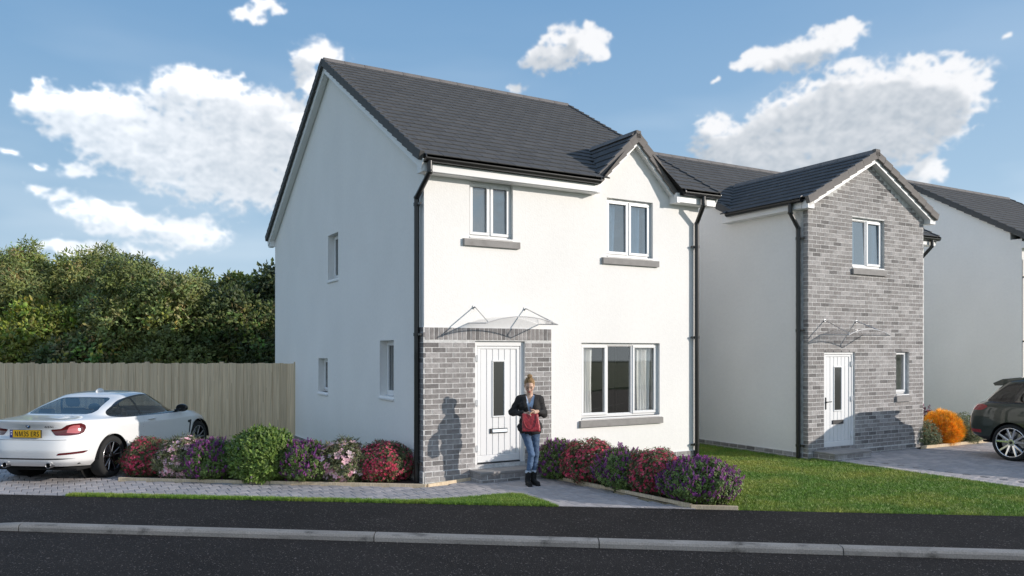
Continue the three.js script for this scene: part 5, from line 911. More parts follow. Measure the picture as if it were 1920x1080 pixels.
{ // white coupe on the left drive
  const car = thing('car', 'white two-door coupe parked on the left drive, seen from behind', 'car', [-7.60, 0.006, -12.27], 1.4575);
  const P = M.whitePaint = phy([0.80, 0.80, 0.795], 0.35, { clearcoat: 1, clearcoatRoughness: 0.03 });
  const line = (pts, w) => Object.assign(pts, { w });
  carShell(car, {
    taper: 0.055, R: 0.345, arch: 0.375, axles: [0.93, 3.74], half: 0.91, floor: 0.2, corner: 0.10, belt: 0.95, mid: 2.2, frame: 0.026, paint: P, sideGlass: M.tint, screenGlass: M.clear,
    levels: [
      { xr: 0.14, xf: 4.50, w: 0.80, y: [[0.1, 0.28], [0.7, 0.24], [1.4, 0.19], [3.2, 0.19], [4.5, 0.22]] },
      { xr: 0.05, xf: 4.60, w: 0.885, y: [[0, 0.36], [1, 0.33], [2.4, 0.30], [4.6, 0.32]] },
      { xr: 0.0, xf: 4.64, w: 0.905, y: [[0, 0.52], [1, 0.5], [2.4, 0.48], [4.6, 0.48]] },
      { xr: 0.03, xf: 4.60, w: 0.905, y: [[0, 0.70], [1, 0.70], [2.4, 0.68], [4.6, 0.60]] },
      { xr: 0.09, xf: 4.55, w: 0.905, y: [[0, 0.745], [0.5, 0.83], [1.2, 0.84], [2.4, 0.81], [3.6, 0.78], [4.5, 0.68]] },
      { xr: 0.10, xf: 4.50, w: 0.888, y: [[0, 0.86], [0.5, 0.885], [1.2, 0.885], [2.4, 0.85], [3.6, 0.82], [4.5, 0.72]] },
      { xr: 0.05, xf: 4.36, w: 0.845, y: [[0, 0.975], [0.35, 0.975], [1.0, 0.965], [2.4, 0.93], [3.4, 0.90], [4.3, 0.79]] },
      { xr: 0.10, xf: 4.25, w: 0.80, y: [[0, 1.0], [0.35, 1.0], [1.0, 0.985], [2.4, 0.955], [3.3, 0.94], [4.2, 0.83]] },
      { xr: 0.70, xf: 3.46, w: 0.76, nr: 7, nf: 3.2, y: [[0.6, 1.05], [1.0, 1.02], [2.4, 0.955], [3.3, 0.945]] },
      { xr: 1.10, xf: 3.08, w: 0.705, nr: 7, nf: 3.2, y: [[1.1, 1.165], [3.0, 1.11]] },
      { xr: 1.52, xf: 2.64, w: 0.625, nr: 6, nf: 3.2, y: [[1.5, 1.285], [2.1, 1.305], [2.6, 1.27]] },
      { xr: 1.60, xf: 2.52, w: 0.51, nr: 6, nf: 3.2, y: [[1.6, 1.322], [2.1, 1.350], [2.5, 1.328]] },
      { xr: 1.72, xf: 2.36, w: 0.24, nr: 3, nf: 3, y: [[1.7, 1.352], [2.1, 1.374], [2.4, 1.358]] },
      { xr: 1.84, xf: 2.26, w: 0.0, y: [[1.8, 1.36], [2.1, 1.378], [2.3, 1.364]] },
    ],
    window: [[1.02, 1.035], [1.24, 1.135], [1.52, 1.225], [1.90, 1.278], [2.30, 1.280], [2.66, 1.205], [2.95, 1.085], [3.17, 0.965], [2.6, 0.955], [1.9, 0.972], [1.20, 0.998]],
    pillars: [line([[1.92, 0.93], [1.72, 1.31]], 0.028)],
    rearWindow: [[-0.1, 1.062], [0.50, 1.064], [0.545, 1.075], [0.555, 1.10], [0.46, 1.245], [0.43, 1.262], [0.38, 1.27], [-0.1, 1.276]], windscreen: [[-0.1, 1.02], [0.66, 1.02], [0.60, 1.15], [0.50, 1.26], [-0.1, 1.29]],
    lamps: [{ name: 'tail_lamp', mat: M.lampDark, poly: [[0.37, 0.86], [0.56, 0.872], [0.66, 0.925], [0.80, 0.945], [0.98, 0.948], [1.08, 0.915], [1.10, 0.87], [1.04, 0.80], [0.94, 0.772], [0.70, 0.762], [0.45, 0.766]], inner: [[0.66, 0.805], [0.71, 0.895], [0.80, 0.918], [0.955, 0.918], [0.955, 0.80], [0.88, 0.79]] }],
    strips: [
      { name: 'bumper_slot', mat: M.trimBlack, f: (p) => p.x < 0.6 && p.z < 0.72 ? Math.abs(p.y - 0.405) - 0.012 * (1 - 0.5 * sstep(0.5, 0.72, p.z)) : 1 },
      { name: 'bumper_reflector', mat: M.lampDark, off: 0.002, f: (p) => p.x < 0.6 ? polyDist([[0.50, 0.462], [0.53, 0.498], [0.80, 0.512], [0.76, 0.475]], p.z, p.y) : 1 },
      { name: 'door_seam', mat: M.trimBlack, f: (p) => p.z > 0.5 && p.y < 0.99 && p.y > 0.27 ? Math.min(lineDist([[1.86, 0.99], [1.74, 0.78], [1.80, 0.45], [1.95, 0.30]], p.x, p.y), lineDist([[3.12, 0.97], [3.18, 0.72], [3.12, 0.30]], p.x, p.y)) - 0.0035 : 1 },
      { name: 'boot_seam', mat: M.trimBlack, f: (p) => p.x < 0.35 && p.y > 0.6 ? Math.abs(p.y - 0.700) - 0.003 + sstep(0.62, 0.7, p.z) : 1 },
      { name: 'fuel_flap_seam', mat: M.trim, f: (p) => p.z > 0.6 ? Math.abs(polyDist([[0.86, 0.79], [0.84, 0.90], [1.06, 0.90], [1.07, 0.79]], p.x, p.y)) - 0.0022 : 1 },
      { name: 'side_vent', mat: M.trimBlack, f: (p) => p.z > 0.6 ? polyDist([[3.28, 0.74], [3.27, 0.70], [3.35, 0.69], [3.30, 0.47], [3.36, 0.50], [3.43, 0.745]], p.x, p.y) : 1 },
    ],
  });
  for (const ax of [0.93, 3.74]) for (const s of [1, -1]) wheel(car, ax, s * 0.752, 0.345, 0.235, 0.252, 5, 0.24, M.alloy, s);
  // number plate, badge, model lettering
  const plate = document.createElement('canvas'); plate.width = 512; plate.height = 118; const c = plate.getContext('2d');
  c.fillStyle = '#e3b21c'; c.fillRect(0, 0, 512, 118); c.fillStyle = '#2a3a86'; c.fillRect(0, 0, 50, 118); c.fillStyle = '#d9d9e6'; c.fillRect(10, 14, 30, 22); c.beginPath(); c.arc(25, 66, 13, 0, 7); c.fill(); c.fillStyle = '#101010'; c.font = 'bold 98px sans-serif'; c.textAlign = 'center'; c.textBaseline = 'middle'; c.save(); c.translate(282, 62); c.scale(0.88, 1.16); c.fillText('NM35 ERS', 0, 0); c.restore();
  const pt = new THREE.CanvasTexture(plate); pt.colorSpace = THREE.SRGBColorSpace;
  const face = (w, h) => new THREE.PlaneGeometry(w, h).rotateY(-Math.PI / 2);
  const np = part('number_plate', car, [0.022, 0.800, 0]); mesh('plate_backing', bb(-0.004, -0.062, -0.265, 0.02, 0.062, 0.265, 0.003), M.trimBlack, np); const pf = mesh('plate_face', face(0.52, 0.114), std([1, 1, 1], 0.4, { map: pt }), np); pf.position.x = -0.006;
  const bd = document.createElement('canvas'); bd.width = bd.height = 128; const b = bd.getContext('2d'); b.fillStyle = '#0b0c0e'; b.fillRect(0, 0, 128, 128); b.fillStyle = '#c9ccd0'; b.beginPath(); b.arc(64, 64, 63, 0, 7); b.fill(); b.fillStyle = '#101318'; b.beginPath(); b.arc(64, 64, 58, 0, 7); b.fill();
  for (let k = 0; k < 4; k++) { b.fillStyle = k % 2 ? '#e8eaee' : '#2f7fc4'; b.beginPath(); b.moveTo(64, 64); b.arc(64, 64, 36, Math.PI + k * Math.PI / 2, Math.PI * 1.5 + k * Math.PI / 2); b.fill(); } b.fillStyle = '#f2f2f2'; b.font = 'bold 17px sans-serif'; b.textAlign = 'center'; [['B', -0.75], ['M', 0], ['W', 0.75]].forEach(([ch, a]) => { b.save(); b.translate(64, 64); b.rotate(a); b.fillText(ch, 0, -41); b.restore(); });
  const bt = new THREE.CanvasTexture(bd); bt.colorSpace = THREE.SRGBColorSpace;
  const badge = part('badge', car, [0.082, 0.918, 0]); badge.rotation.z = 0.25; const ring = new THREE.CylinderGeometry(0.044, 0.044, 0.012, 32); ring.rotateZ(Math.PI / 2); mesh('badge_rim', metric(ring), M.chrome, badge); const bf = mesh('badge_face', new THREE.CircleGeometry(0.041, 32).rotateY(-Math.PI / 2), std([1, 1, 1], 0.25, { map: bt }), badge); bf.position.x = -0.0075;
  const lt = document.createElement('canvas'); lt.width = 256; lt.height = 64; const l = lt.getContext('2d'); l.clearRect(0, 0, 256, 64); l.fillStyle = '#ffffff'; l.font = 'bold 58px sans-serif'; l.textAlign = 'center'; l.textBaseline = 'middle'; l.save(); l.translate(128, 34); l.scale(1.7, 1); l.fillText('435i', 0, 0); l.restore();
  const ltx = new THREE.CanvasTexture(lt); const alpha = new THREE.MeshStandardMaterial({ color: new THREE.Color().setRGB(0.06, 0.06, 0.062), metalness: 0.6, roughness: 0.35, alphaMap: ltx, alphaTest: 0.5 });
  const md = document.createElement('canvas'); md.width = 256; md.height = 64; const mk = md.getContext('2d'); mk.fillStyle = '#000'; mk.fillRect(0, 0, 256, 64); mk.fillStyle = '#fff'; mk.font = 'bold 58px sans-serif'; mk.textAlign = 'center'; mk.textBaseline = 'middle'; mk.save(); mk.translate(128, 34); mk.scale(1.7, 1); mk.fillText('435i', 0, 0); mk.restore(); alpha.alphaMap = new THREE.CanvasTexture(md);
  const le = mesh('model_lettering', face(0.21, 0.045), alpha, car); le.position.set(0.070, 0.905, 0.36); le.rotation.z = 0.25;
  for (const s of [1, -1]) { // exhausts, mirrors, handles
    const e = new THREE.LatheGeometry([[0.030, 0.16], [0.036, 0.15], [0.045, 0.0], [0.040, 0.0], [0.036, 0.02], [0.034, 0.14]].map((p) => new THREE.Vector2(...p)), 28); e.rotateZ(-Math.PI / 2); e.translate(0.035, 0.305, s * 0.37); const k = new THREE.CircleGeometry(0.037, 20); k.rotateY(-Math.PI / 2); k.translate(0.08, 0.305, s * 0.37);
    mesh('exhaust', metric(e), M.steel, car); mesh('exhaust_bore', metric(k), M.well, car);
    const mg = new THREE.SphereGeometry(1, 24, 16); mg.scale(0.075, 0.075, 0.12); { const q = mg.attributes.position; for (let i = 0; i < q.count; i++) if (q.getX(i) < -0.03) q.setX(i, -0.03); mg.computeVertexNormals(); } mg.translate(3.02, 1.0, s * 0.905);
    mesh('wing_mirror', [metric(mg), plank([3.03, 0.955, s * 0.76], [3.03, 0.985, s * 0.90], [1, 0, 0], 0.09, 0.03, 0.01)], M.trim, car);
    mesh('door_handle', [bb(1.93, 0.868, s * 0.88, 2.14, 0.892, s * 0.917, 0.01), bb(1.915, 0.872, s * 0.88, 1.95, 0.888, s * 0.905, 0.006)], P, car);
  }
  const fin = new THREE.SphereGeometry(1, 20, 12); fin.scale(0.12, 0.06, 0.028); fin.translate(1.86, 1.365, 0); mesh('roof_aerial', metric(fin), P, car);
  for (const z of [0.37, -0.37]) mesh('seat', seatShape(2.15, z, 0.42), M.trimBlack, car);
  mesh('rear_seat', [bb(1.1, 0.42, -0.6, 1.6, 0.62, 0.6, 0.06), plank([1.2, 0.6, 0], [0.95, 1.0, 0], [0, 0, 1], 1.15, 0.14, 0.05), bb(0.94, 0.98, 0.22, 1.02, 1.12, 0.5, 0.03), bb(0.94, 0.98, -0.5, 1.02, 1.12, -0.22, 0.03)], M.trimBlack, car);
  mesh('dashboard', [bb(2.75, 0.6, -0.68, 3.2, 0.93, 0.68, 0.06), bb(0.3, 0.3, -0.7, 3.3, 0.34, 0.7, 0.01), bb(0.62, 0.96, -0.6, 1.0, 0.99, 0.6, 0.01)], M.trimBlack, car);
}

{ // dark off-roader on the right drive, tail towards the houses
  const car = thing('car', 'dark green-black off-road car at the right edge, tail towards the house', 'car', site(10.75 + 0.84, 2.37), -Math.PI / 2 + TURN), k = 0.9; car.scale.setScalar(k);
  const P = phy([0.016, 0.026, 0.016], 0.3, { clearcoat: 1, clearcoatRoughness: 0.03 }), line = (pts, w) => Object.assign(pts, { w });
  carShell(car, {
    taper: 0.03, R: 0.39, arch: 0.43, axles: [0.88, 3.80], half: 0.98, floor: 0.34, corner: 0.02, belt: 1.2, mid: 2.0, frame: 0.03, paint: P, sideGlass: M.privacy, screenGlass: M.privacy,
    levels: [
      { xr: 0.10, xf: 4.70, w: 0.91, nr: 8, y: [[0.1, 0.42], [0.5, 0.38], [1.4, 0.34], [3.2, 0.34], [4.6, 0.36]] },
      { xr: -0.08, xf: 4.80, w: 0.965, nr: 9, y: [[0, 0.52], [1, 0.5], [2.4, 0.46], [4.7, 0.48]] },
      { xr: -0.12, xf: 4.85, w: 0.99, nr: 9, y: [[0, 0.70], [2.4, 0.68], [4.8, 0.66]] },
      { xr: -0.10, xf: 4.82, w: 0.995, nr: 9, y: [[0, 0.90], [2.4, 0.88], [4.8, 0.84]] },
      { xr: -0.04, xf: 4.76, w: 0.99, nr: 9, y: [[0, 1.06], [2.4, 1.04], [4.7, 0.98]] },
      { xr: 0.03, xf: 4.62, w: 0.97, nr: 9, y: [[0, 1.16], [2.4, 1.13], [4.6, 1.05]] },
      { xr: 0.12, xf: 4.45, w: 0.925, nr: 8, y: [[0, 1.225], [2.4, 1.195], [4.4, 1.11]] },
      { xr: 0.19, xf: 3.65, w: 0.89, nr: 8, nf: 4, y: [[0, 1.26], [2.4, 1.225], [3.6, 1.20]] },
      { xr: 0.40, xf: 3.10, w: 0.825, nr: 8, nf: 4, y: [[0.4, 1.48], [3.0, 1.44]] },
      { xr: 0.60, xf: 2.68, w: 0.75, nr: 7, nf: 4, y: [[0.6, 1.665], [1.6, 1.69], [2.7, 1.65]] },
      { xr: 0.66, xf: 2.55, w: 0.64, nf: 4, y: [[0.6, 1.715], [1.6, 1.745], [2.6, 1.705]] },
      { xr: 0.8, xf: 2.4, w: 0.35, nr: 3, nf: 3, y: [[0.7, 1.74], [1.6, 1.775], [2.4, 1.745]] },
      { xr: 0.95, xf: 2.2, w: 0, y: [[0.9, 1.75], [1.6, 1.78], [2.2, 1.76]] },
    ],
    window: [[0.36, 1.262], [0.54, 1.42], [0.74, 1.575], [1.0, 1.625], [1.9, 1.635], [2.5, 1.595], [2.95, 1.42], [3.28, 1.262], [2.4, 1.25], [1.2, 1.252]],
    pillars: [line([[0.86, 1.23], [1.12, 1.66]], 0.05), line([[1.52, 1.22], [1.62, 1.66]], 0.055), line([[2.48, 1.22], [2.44, 1.66]], 0.05)],
    rearWindow: [[-0.1, 1.27], [0.72, 1.27], [0.64, 1.60], [-0.1, 1.63]], windscreen: [[-0.1, 1.24], [0.78, 1.24], [0.70, 1.5], [0.62, 1.64], [-0.1, 1.69]],
    lamps: [{ name: 'tail_lamp', mat: M.lamp, poly: smoothPoly([[0.62, 1.045], [0.62, 1.165], [1.0, 1.17], [1.24, 1.165], [1.36, 1.13], [1.26, 1.06], [0.9, 1.04]]) }],
    strips: [
      { name: 'bumper_reflector', mat: M.lamp, off: 0.002, f: (p) => p.x < 0.7 ? polyDist([[0.80, 0.55], [0.80, 0.62], [1.06, 0.62], [1.06, 0.55]], p.z + Math.max(0, p.x - 0.14) * 1.15, p.y) : 1 },
      { name: 'lower_cladding', mat: M.trimBlack, off: 0, f: (p) => p.y - 0.475 },
      { name: 'door_seam', mat: M.well, f: (p) => p.z > 0.5 && p.y < 1.24 && p.y > 0.48 ? Math.min(lineDist([[1.46, 1.24], [1.44, 1.0], [1.30, 0.80]], p.x, p.y), lineDist([[2.46, 1.24], [2.46, 0.48]], p.x, p.y), lineDist([[3.42, 1.2], [3.4, 0.48]], p.x, p.y)) - 0.004 : 1 },
      { name: 'tailgate_seam', mat: M.well, f: (p) => p.x < 0.6 && p.y > 0.6 && p.y < 1.22 ? Math.min(Math.abs(p.y - 0.80), Math.abs(p.z - 0.86)) - 0.003 + (p.z > 0.87 ? 1 : 0) + (p.y < 0.79 ? 1 : 0) : 1 },
    ],
  });
  for (const ax of [0.88, 3.80]) for (const s of [1, -1]) wheel(car, ax, s * 0.835, 0.39, 0.275, 0.312, 5, 0.27, M.chrome, s);
  const sp = new THREE.Shape([[0.36, 1.625], [0.39, 1.585], [0.62, 1.60], [0.9, 1.66], [1.05, 1.745], [0.9, 1.757], [0.55, 1.712]].map((p) => new THREE.Vector2(...p))), sg = new THREE.ExtrudeGeometry(sp, { depth: 1.26, bevelEnabled: true, bevelSize: 0.012, bevelThickness: 0.02, bevelSegments: 2 }); sg.translate(0, 0, -0.63); mesh('roof_spoiler', metric(sg.toNonIndexed()), P, car);
  for (const s of [1, -1]) {
    mesh('roof_rail', [bb(0.95, 1.735, s * 0.60 - 0.018, 2.5, 1.77, s * 0.60 + 0.018, 0.012)], M.trim, car);
    mesh('door_handle', [bb(1.56, 1.05, s * 0.96, 1.78, 1.075, s * 1.005, 0.01)], P, car); mesh('door_handle', [bb(2.56, 1.05, s * 0.96, 2.78, 1.075, s * 1.005, 0.01)], P, car);
    const mg = new THREE.SphereGeometry(1, 20, 14); mg.scale(0.09, 0.10, 0.14); mg.translate(3.1, 1.27, s * 1.08); mesh('wing_mirror', [metric(mg), plank([3.1, 1.22, s * 0.88], [3.1, 1.24, s * 1.02], [1, 0, 0], 0.09, 0.04, 0.01)], P, car);
    mesh('head_lamp', [bb(4.62, 0.88, s * 0.55 - 0.16, 4.76, 1.0, s * 0.55 + 0.16, 0.03)], M.chrome, car);
  }
  for (const z of [0.4, -0.4]) mesh('seat', seatShape(2.3, z, 0.62), M.trimBlack, car);
  mesh('rear_seat', [bb(1.3, 0.62, -0.65, 1.7, 0.8, 0.65, 0.06), plank([1.35, 0.8, 0], [1.1, 1.32, 0], [0, 0, 1], 1.25, 0.14, 0.05)], M.trimBlack, car);
  mesh('dashboard', [bb(2.95, 0.8, -0.72, 3.4, 1.15, 0.72, 0.06), bb(0.5, 0.5, -0.8, 3.4, 0.54, 0.8, 0.01)], M.trimBlack, car);
}
// ---------------------------------------------------------------- the woman and her bag
// mesh of a distance field by surface nets; colour by position
function netMesh(sdf, lo, hi, cell, colour) {
  const n = [0, 1, 2].map((k) => Math.ceil((hi[k] - lo[k]) / cell) + 1), F = new Float32Array(n[0] * n[1] * n[2]), id = (i, j, k) => i + n[0] * (j + n[1] * k), at = (i, j, k) => [lo[0] + i * cell, lo[1] + j * cell, lo[2] + k * cell];
  for (let k = 0; k < n[2]; k++) for (let j = 0; j < n[1]; j++) for (let i = 0; i < n[0]; i++) F[id(i, j, k)] = sdf(...at(i, j, k));
  const vi = new Int32Array(F.length).fill(-1), P = [], N = [], C = [], I = [], e = cell * 0.5;
  for (let k = 0; k + 1 < n[2]; k++) for (let j = 0; j + 1 < n[1]; j++) for (let i = 0; i + 1 < n[0]; i++) {
    let m = 0, sx = 0, sy = 0, sz = 0; const f = []; for (let c = 0; c < 8; c++) f.push(F[id(i + (c & 1), j + (c >> 1 & 1), k + (c >> 2))]);
    for (let a = 0; a < 8; a++) for (const d of [1, 2, 4]) { const b = a | d; if (b === a || (f[a] < 0) === (f[b] < 0)) continue; const t = f[a] / (f[a] - f[b]); m++; sx += (a & 1) + (d === 1 ? t : 0); sy += (a >> 1 & 1) + (d === 2 ? t : 0); sz += (a >> 2) + (d === 4 ? t : 0); }
    if (!m) continue; vi[id(i, j, k)] = P.length / 3; const p = [lo[0] + (i + sx / m) * cell, lo[1] + (j + sy / m) * cell, lo[2] + (k + sz / m) * cell]; P.push(...p);
    const g = V(sdf(p[0] + e, p[1], p[2]) - sdf(p[0] - e, p[1], p[2]), sdf(p[0], p[1] + e, p[2]) - sdf(p[0], p[1] - e, p[2]), sdf(p[0], p[1], p[2] + e) - sdf(p[0], p[1], p[2] - e)).normalize(); N.push(g.x, g.y, g.z); C.push(...colour(p[0], p[1], p[2]));
  }
  const quad = (a, b, c, d, fl) => { if (a < 0 || b < 0 || c < 0 || d < 0) return; fl ? I.push(a, c, b, a, d, c) : I.push(a, b, c, a, c, d); };
  for (let k = 1; k + 1 < n[2]; k++) for (let j = 1; j + 1 < n[1]; j++) for (let i = 1; i + 1 < n[0]; i++) {
    const s = F[id(i, j, k)] < 0;
    if (s !== (F[id(i + 1, j, k)] < 0)) quad(vi[id(i, j - 1, k - 1)], vi[id(i, j, k - 1)], vi[id(i, j, k)], vi[id(i, j - 1, k)], !s);
    if (s !== (F[id(i, j + 1, k)] < 0)) quad(vi[id(i - 1, j, k - 1)], vi[id(i - 1, j, k)], vi[id(i, j, k)], vi[id(i, j, k - 1)], !s);
    if (s !== (F[id(i, j, k + 1)] < 0)) quad(vi[id(i - 1, j - 1, k)], vi[id(i, j - 1, k)], vi[id(i, j, k)], vi[id(i - 1, j, k)], !s);
  }
  const g = new THREE.BufferGeometry(); g.setAttribute('position', new THREE.Float32BufferAttribute(P, 3)); g.setAttribute('normal', new THREE.Float32BufferAttribute(N, 3)); g.setAttribute('color', new THREE.Float32BufferAttribute(C, 3)); g.setAttribute('uv', new THREE.Float32BufferAttribute(new Float32Array(P.length / 3 * 2), 2)); g.setIndex(I);
  return g.toNonIndexed();
}
const sminK = (a, b, k) => { const h = clamp(0.5 + 0.5 * (b - a) / k); return mix(b, a, h) - k * h * (1 - h); };
// tapered capsule
function cap(x, y, z, a, b, ra, rb, flat = 1) { const bx = b[0] - a[0], by = b[1] - a[1], bz = b[2] - a[2], px = x - a[0], py = y - a[1], pz = z - a[2], t = clamp((px * bx + py * by + pz * bz) / (bx * bx + by * by + bz * bz)); return Math.hypot(px - bx * t, py - by * t, (pz - bz * t) / flat) * (flat < 1 ? (flat + 1) / 2 : 1) - mix(ra, rb, t); }
const ell = (x, y, z, c, r) => { const k = Math.hypot((x - c[0]) / r[0], (y - c[1]) / r[1], (z - c[2]) / r[2]); return (k - 1) * Math.min(...r); };
{
  const W = thing('person', 'woman in a black blazer and blue jeans standing by the doorstep, looking down', 'person', [0.275, 0.006, -12.27], -0.05);
  const J = { neck: [0, 1.36, -0.015], head: [-0.002, 1.555, 0.025], shR: [-0.155, 1.335, -0.01], shL: [0.155, 1.335, -0.015], elR: [-0.275, 1.135, -0.02], elL: [0.225, 1.11, -0.03], haR: [-0.085, 1.13, 0.185], haL: [0.125, 1.165, 0.185], hipR: [-0.078, 0.88, 0], hipL: [0.082, 0.88, -0.01], knR: [0.030, 0.49, 0.055], knL: [0.098, 0.49, -0.02], anR: [-0.032, 0.13, -0.005], anL: [0.058, 0.13, -0.06] };
  const torso = (x, y, z, g) => { let d = ell(x, y, z, [0, 1.24, -0.005], [0.152 + g, 0.175 + g, 0.098 + g]); d = sminK(d, ell(x, y, z, [0, 1.06, 0], [0.118 + g, 0.16 + g, 0.088 + g]), 0.07); d = sminK(d, ell(x, y, z, [0.002, 0.90, -0.01], [0.165 + g, 0.13 + g, 0.108 + g]), 0.07); for (const s of [-1, 1]) d = sminK(d, ell(x, y, z, [s * 0.07, 1.245, 0.075], [0.062 + g, 0.062 + g, 0.05 + g]), 0.04); return sminK(d, cap(x, y, z, J.shR, J.shL, 0.052 + g, 0.052 + g), 0.05); };
  const arm = (x, y, z, s, e, h, g) => sminK(cap(x, y, z, s, e, 0.050 + g, 0.041 + g), cap(x, y, z, e, h, 0.041 + g, 0.030 + g), 0.02);
  const leg = (x, y, z, h, k, a, g) => { let d = cap(x, y, z, h, k, 0.088 + g, 0.054 + g); d = sminK(d, cap(x, y, z, k, a, 0.052 + g, 0.038 + g), 0.03); return sminK(d, ell(x, y, z, [mix(k[0], a[0], 0.3), mix(k[1], a[1], 0.3), mix(k[2], a[2], 0.3) - 0.018], [0.05 + g, 0.11, 0.05 + g]), 0.03); };
  // head in its own tilted axes: nodding forward
  const ct = Math.cos(0.42), st = Math.sin(0.42), hl = (x, y, z) => { const dy = y - J.head[1], dz = z - J.head[2], dx = x - J.head[0]; return [dx, dy * ct + dz * st, -dy * st + dz * ct]; };
  const head = (X, Y, Z) => {
    const [x, y, z] = hl(X, Y, Z), ax = Math.abs(x);
    let d = ell(x, y, z, [0, 0.032, -0.015], [0.072, 0.088, 0.090]); d = sminK(d, ell(x, y, z, [0, -0.035, 0.018], [0.056, 0.078, 0.066]), 0.04); d = sminK(d, ell(x, y, z, [0, -0.095, 0.048], [0.024, 0.022, 0.022]), 0.03);
    d = sminK(d, ell(ax, y, z, [0.038, -0.028, 0.048], [0.024, 0.022, 0.022]), 0.025); d = sminK(d, ell(x, y, z, [0, 0.018, 0.066], [0.05, 0.012, 0.014]), 0.018);
    d = Math.max(d, -ell(ax, y, z, [0.029, -0.002, 0.086], [0.016, 0.010, 0.013])); d = sminK(d, ell(ax, y, z, [0.029, -0.003, 0.066], [0.013, 0.010, 0.012]), 0.004);
    d = sminK(d, cap(x, y, z, [0, 0.008, 0.076], [0, -0.034, 0.098], 0.007, 0.011), 0.010); d = sminK(d, ell(ax, y, z, [0.010, -0.037, 0.088], [0.008, 0.007, 0.009]), 0.006);
    d = sminK(d, ell(x, y, z, [0, -0.064, 0.079], [0.022, 0.006, 0.010]), 0.005); d = sminK(d, ell(x, y, z, [0, -0.074, 0.077], [0.018, 0.007, 0.010]), 0.004); d = sminK(d, ell(ax, y, z, [0.074, -0.012, -0.008], [0.010, 0.028, 0.018]), 0.006);
    return d;
  };
  const neck = (x, y, z) => cap(x, y, z, [0, 1.33, -0.025], [0, 1.49, 0.005], 0.050, 0.047);
  // five fingers on each hand, curled on the bag's rim
  const hand = (x, y, z, w, side) => { // w: wrist; side -1 right hand reaching into the bag, +1 left hand holding the top edge
    const sgn = -side, palm = [w[0] + sgn * 0.045, w[1] - 0.012, w[2] + 0.022]; let d = sminK(cap(x, y, z, w, palm, 0.024, 0.031, 0.7), 1, 0.01);
    for (let f = 0; f < 4; f++) { const o = (f - 1.5) * 0.019, len = [0.036, 0.042, 0.039, 0.030][f], a = [palm[0] + sgn * 0.022, palm[1] + o * 0.55, palm[2] + 0.012 + o * 0.75], b = [a[0] + sgn * len, a[1] - 0.012, a[2] + 0.012], c = [b[0] + sgn * len * 0.45, b[1] - len * 0.65, b[2] + 0.002]; d = sminK(d, Math.min(cap(x, y, z, a, b, 0.0095, 0.0085), cap(x, y, z, b, c, 0.0085, 0.007)), 0.006); }
    const t0 = [palm[0] - sgn * 0.004, palm[1] + 0.026, palm[2] + 0.008], t1 = [t0[0] + sgn * 0.030, t0[1] + 0.016, t0[2] + 0.016], t2 = [t1[0] + sgn * 0.026, t1[1] - 0.004, t1[2] + 0.012]; return sminK(d, Math.min(cap(x, y, z, t0, t1, 0.0115, 0.010), cap(x, y, z, t1, t2, 0.010, 0.008)), 0.008);
  };
  const skin = [0.62, 0.40, 0.29];
  const bodySdf = (x, y, z) => { let d = torso(x, y, z, -0.022); d = sminK(d, neck(x, y, z), 0.03); d = sminK(d, arm(x, y, z, J.shR, J.elR, J.haR, -0.012), 0.02); d = sminK(d, arm(x, y, z, J.shL, J.elL, J.haL, -0.012), 0.02); d = sminK(d, Math.min(leg(x, y, z, J.hipR, J.knR, J.anR, -0.02), leg(x, y, z, J.hipL, J.knL, J.anL, -0.02)), 0.02); return Math.min(d, cap(x, y, z, J.anR, [0.0, 0.04, 0.06], 0.014, 0.014), cap(x, y, z, J.anL, [0.09, 0.04, 0.01], 0.014, 0.014)); };
  const faceColour = (X, Y, Z) => { const [x, y, z] = hl(X, Y, Z), ax = Math.abs(x); let c = skin; if (z > 0.04) { if (y > -0.083 && y < -0.056 && ax < 0.023) c = [0.50, 0.15, 0.13]; else if (Math.abs(y - 0.018 - (ax - 0.03) * -0.12) < 0.006 && ax > 0.012 && ax < 0.048) c = [0.22, 0.13, 0.075]; else if (Math.abs(y + 0.008) < 0.004 && ax > 0.016 && ax < 0.042) c = [0.06, 0.04, 0.03]; else if (y < -0.02 && y > -0.05 && ax > 0.025) c = [0.66, 0.37, 0.28]; } return c; };
  M.skin = phy([1, 1, 1], 0.5, { vertexColors: true }); M.cloth = phy([1, 1, 1], 0.85, { vertexColors: true, sheen: 0.3, sheenRoughness: 0.6 });
  const headPart = (x, y, z) => sminK(head(x, y, z), neck(x, y, z), 0.02);
  mesh('body', [netMesh(bodySdf, [-0.34, 0.0, -0.16], [0.30, 1.42, 0.24], 0.012, () => skin), netMesh(headPart, [-0.10, 1.38, -0.10], [0.10, 1.69, 0.17], 0.0032, faceColour), netMesh((x, y, z) => hand(x, y, z, J.haR, -1), [-0.13, 1.05, 0.14], [0.07, 1.2, 0.27], 0.003, () => skin), netMesh((x, y, z) => hand(x, y, z, J.haL, 1), [-0.03, 1.08, 0.14], [0.17, 1.24, 0.27], 0.003, () => skin)], M.skin, W);
  // hair drawn back into a bun
  const hairSdf = (X, Y, Z) => { const [x, y, z] = hl(X, Y, Z); let d = ell(x, y, z, [0, 0.036, -0.020], [0.081, 0.094, 0.097]) + 0.0025 * Math.sin(Math.atan2(x, y - 0.1) * 34); const face = Math.max(z - 0.030 - Math.max(0, y - 0.055) * 1.1 - Math.abs(x) * 0.10, -1), cut = Math.max(-(0.064 - y) * 0.9 + 0, -1); d = Math.max(d, Math.min(face, Math.max(face, -(y - 0.072)))); d = Math.max(d, -(y + 0.075)); let bun = ell(x, y, z, [0.006, 0.148, -0.030], [0.040, 0.032, 0.040]) + 0.003 * Math.sin(x * 130 + z * 90) * Math.cos(y * 120); return sminK(d, bun, 0.012); };
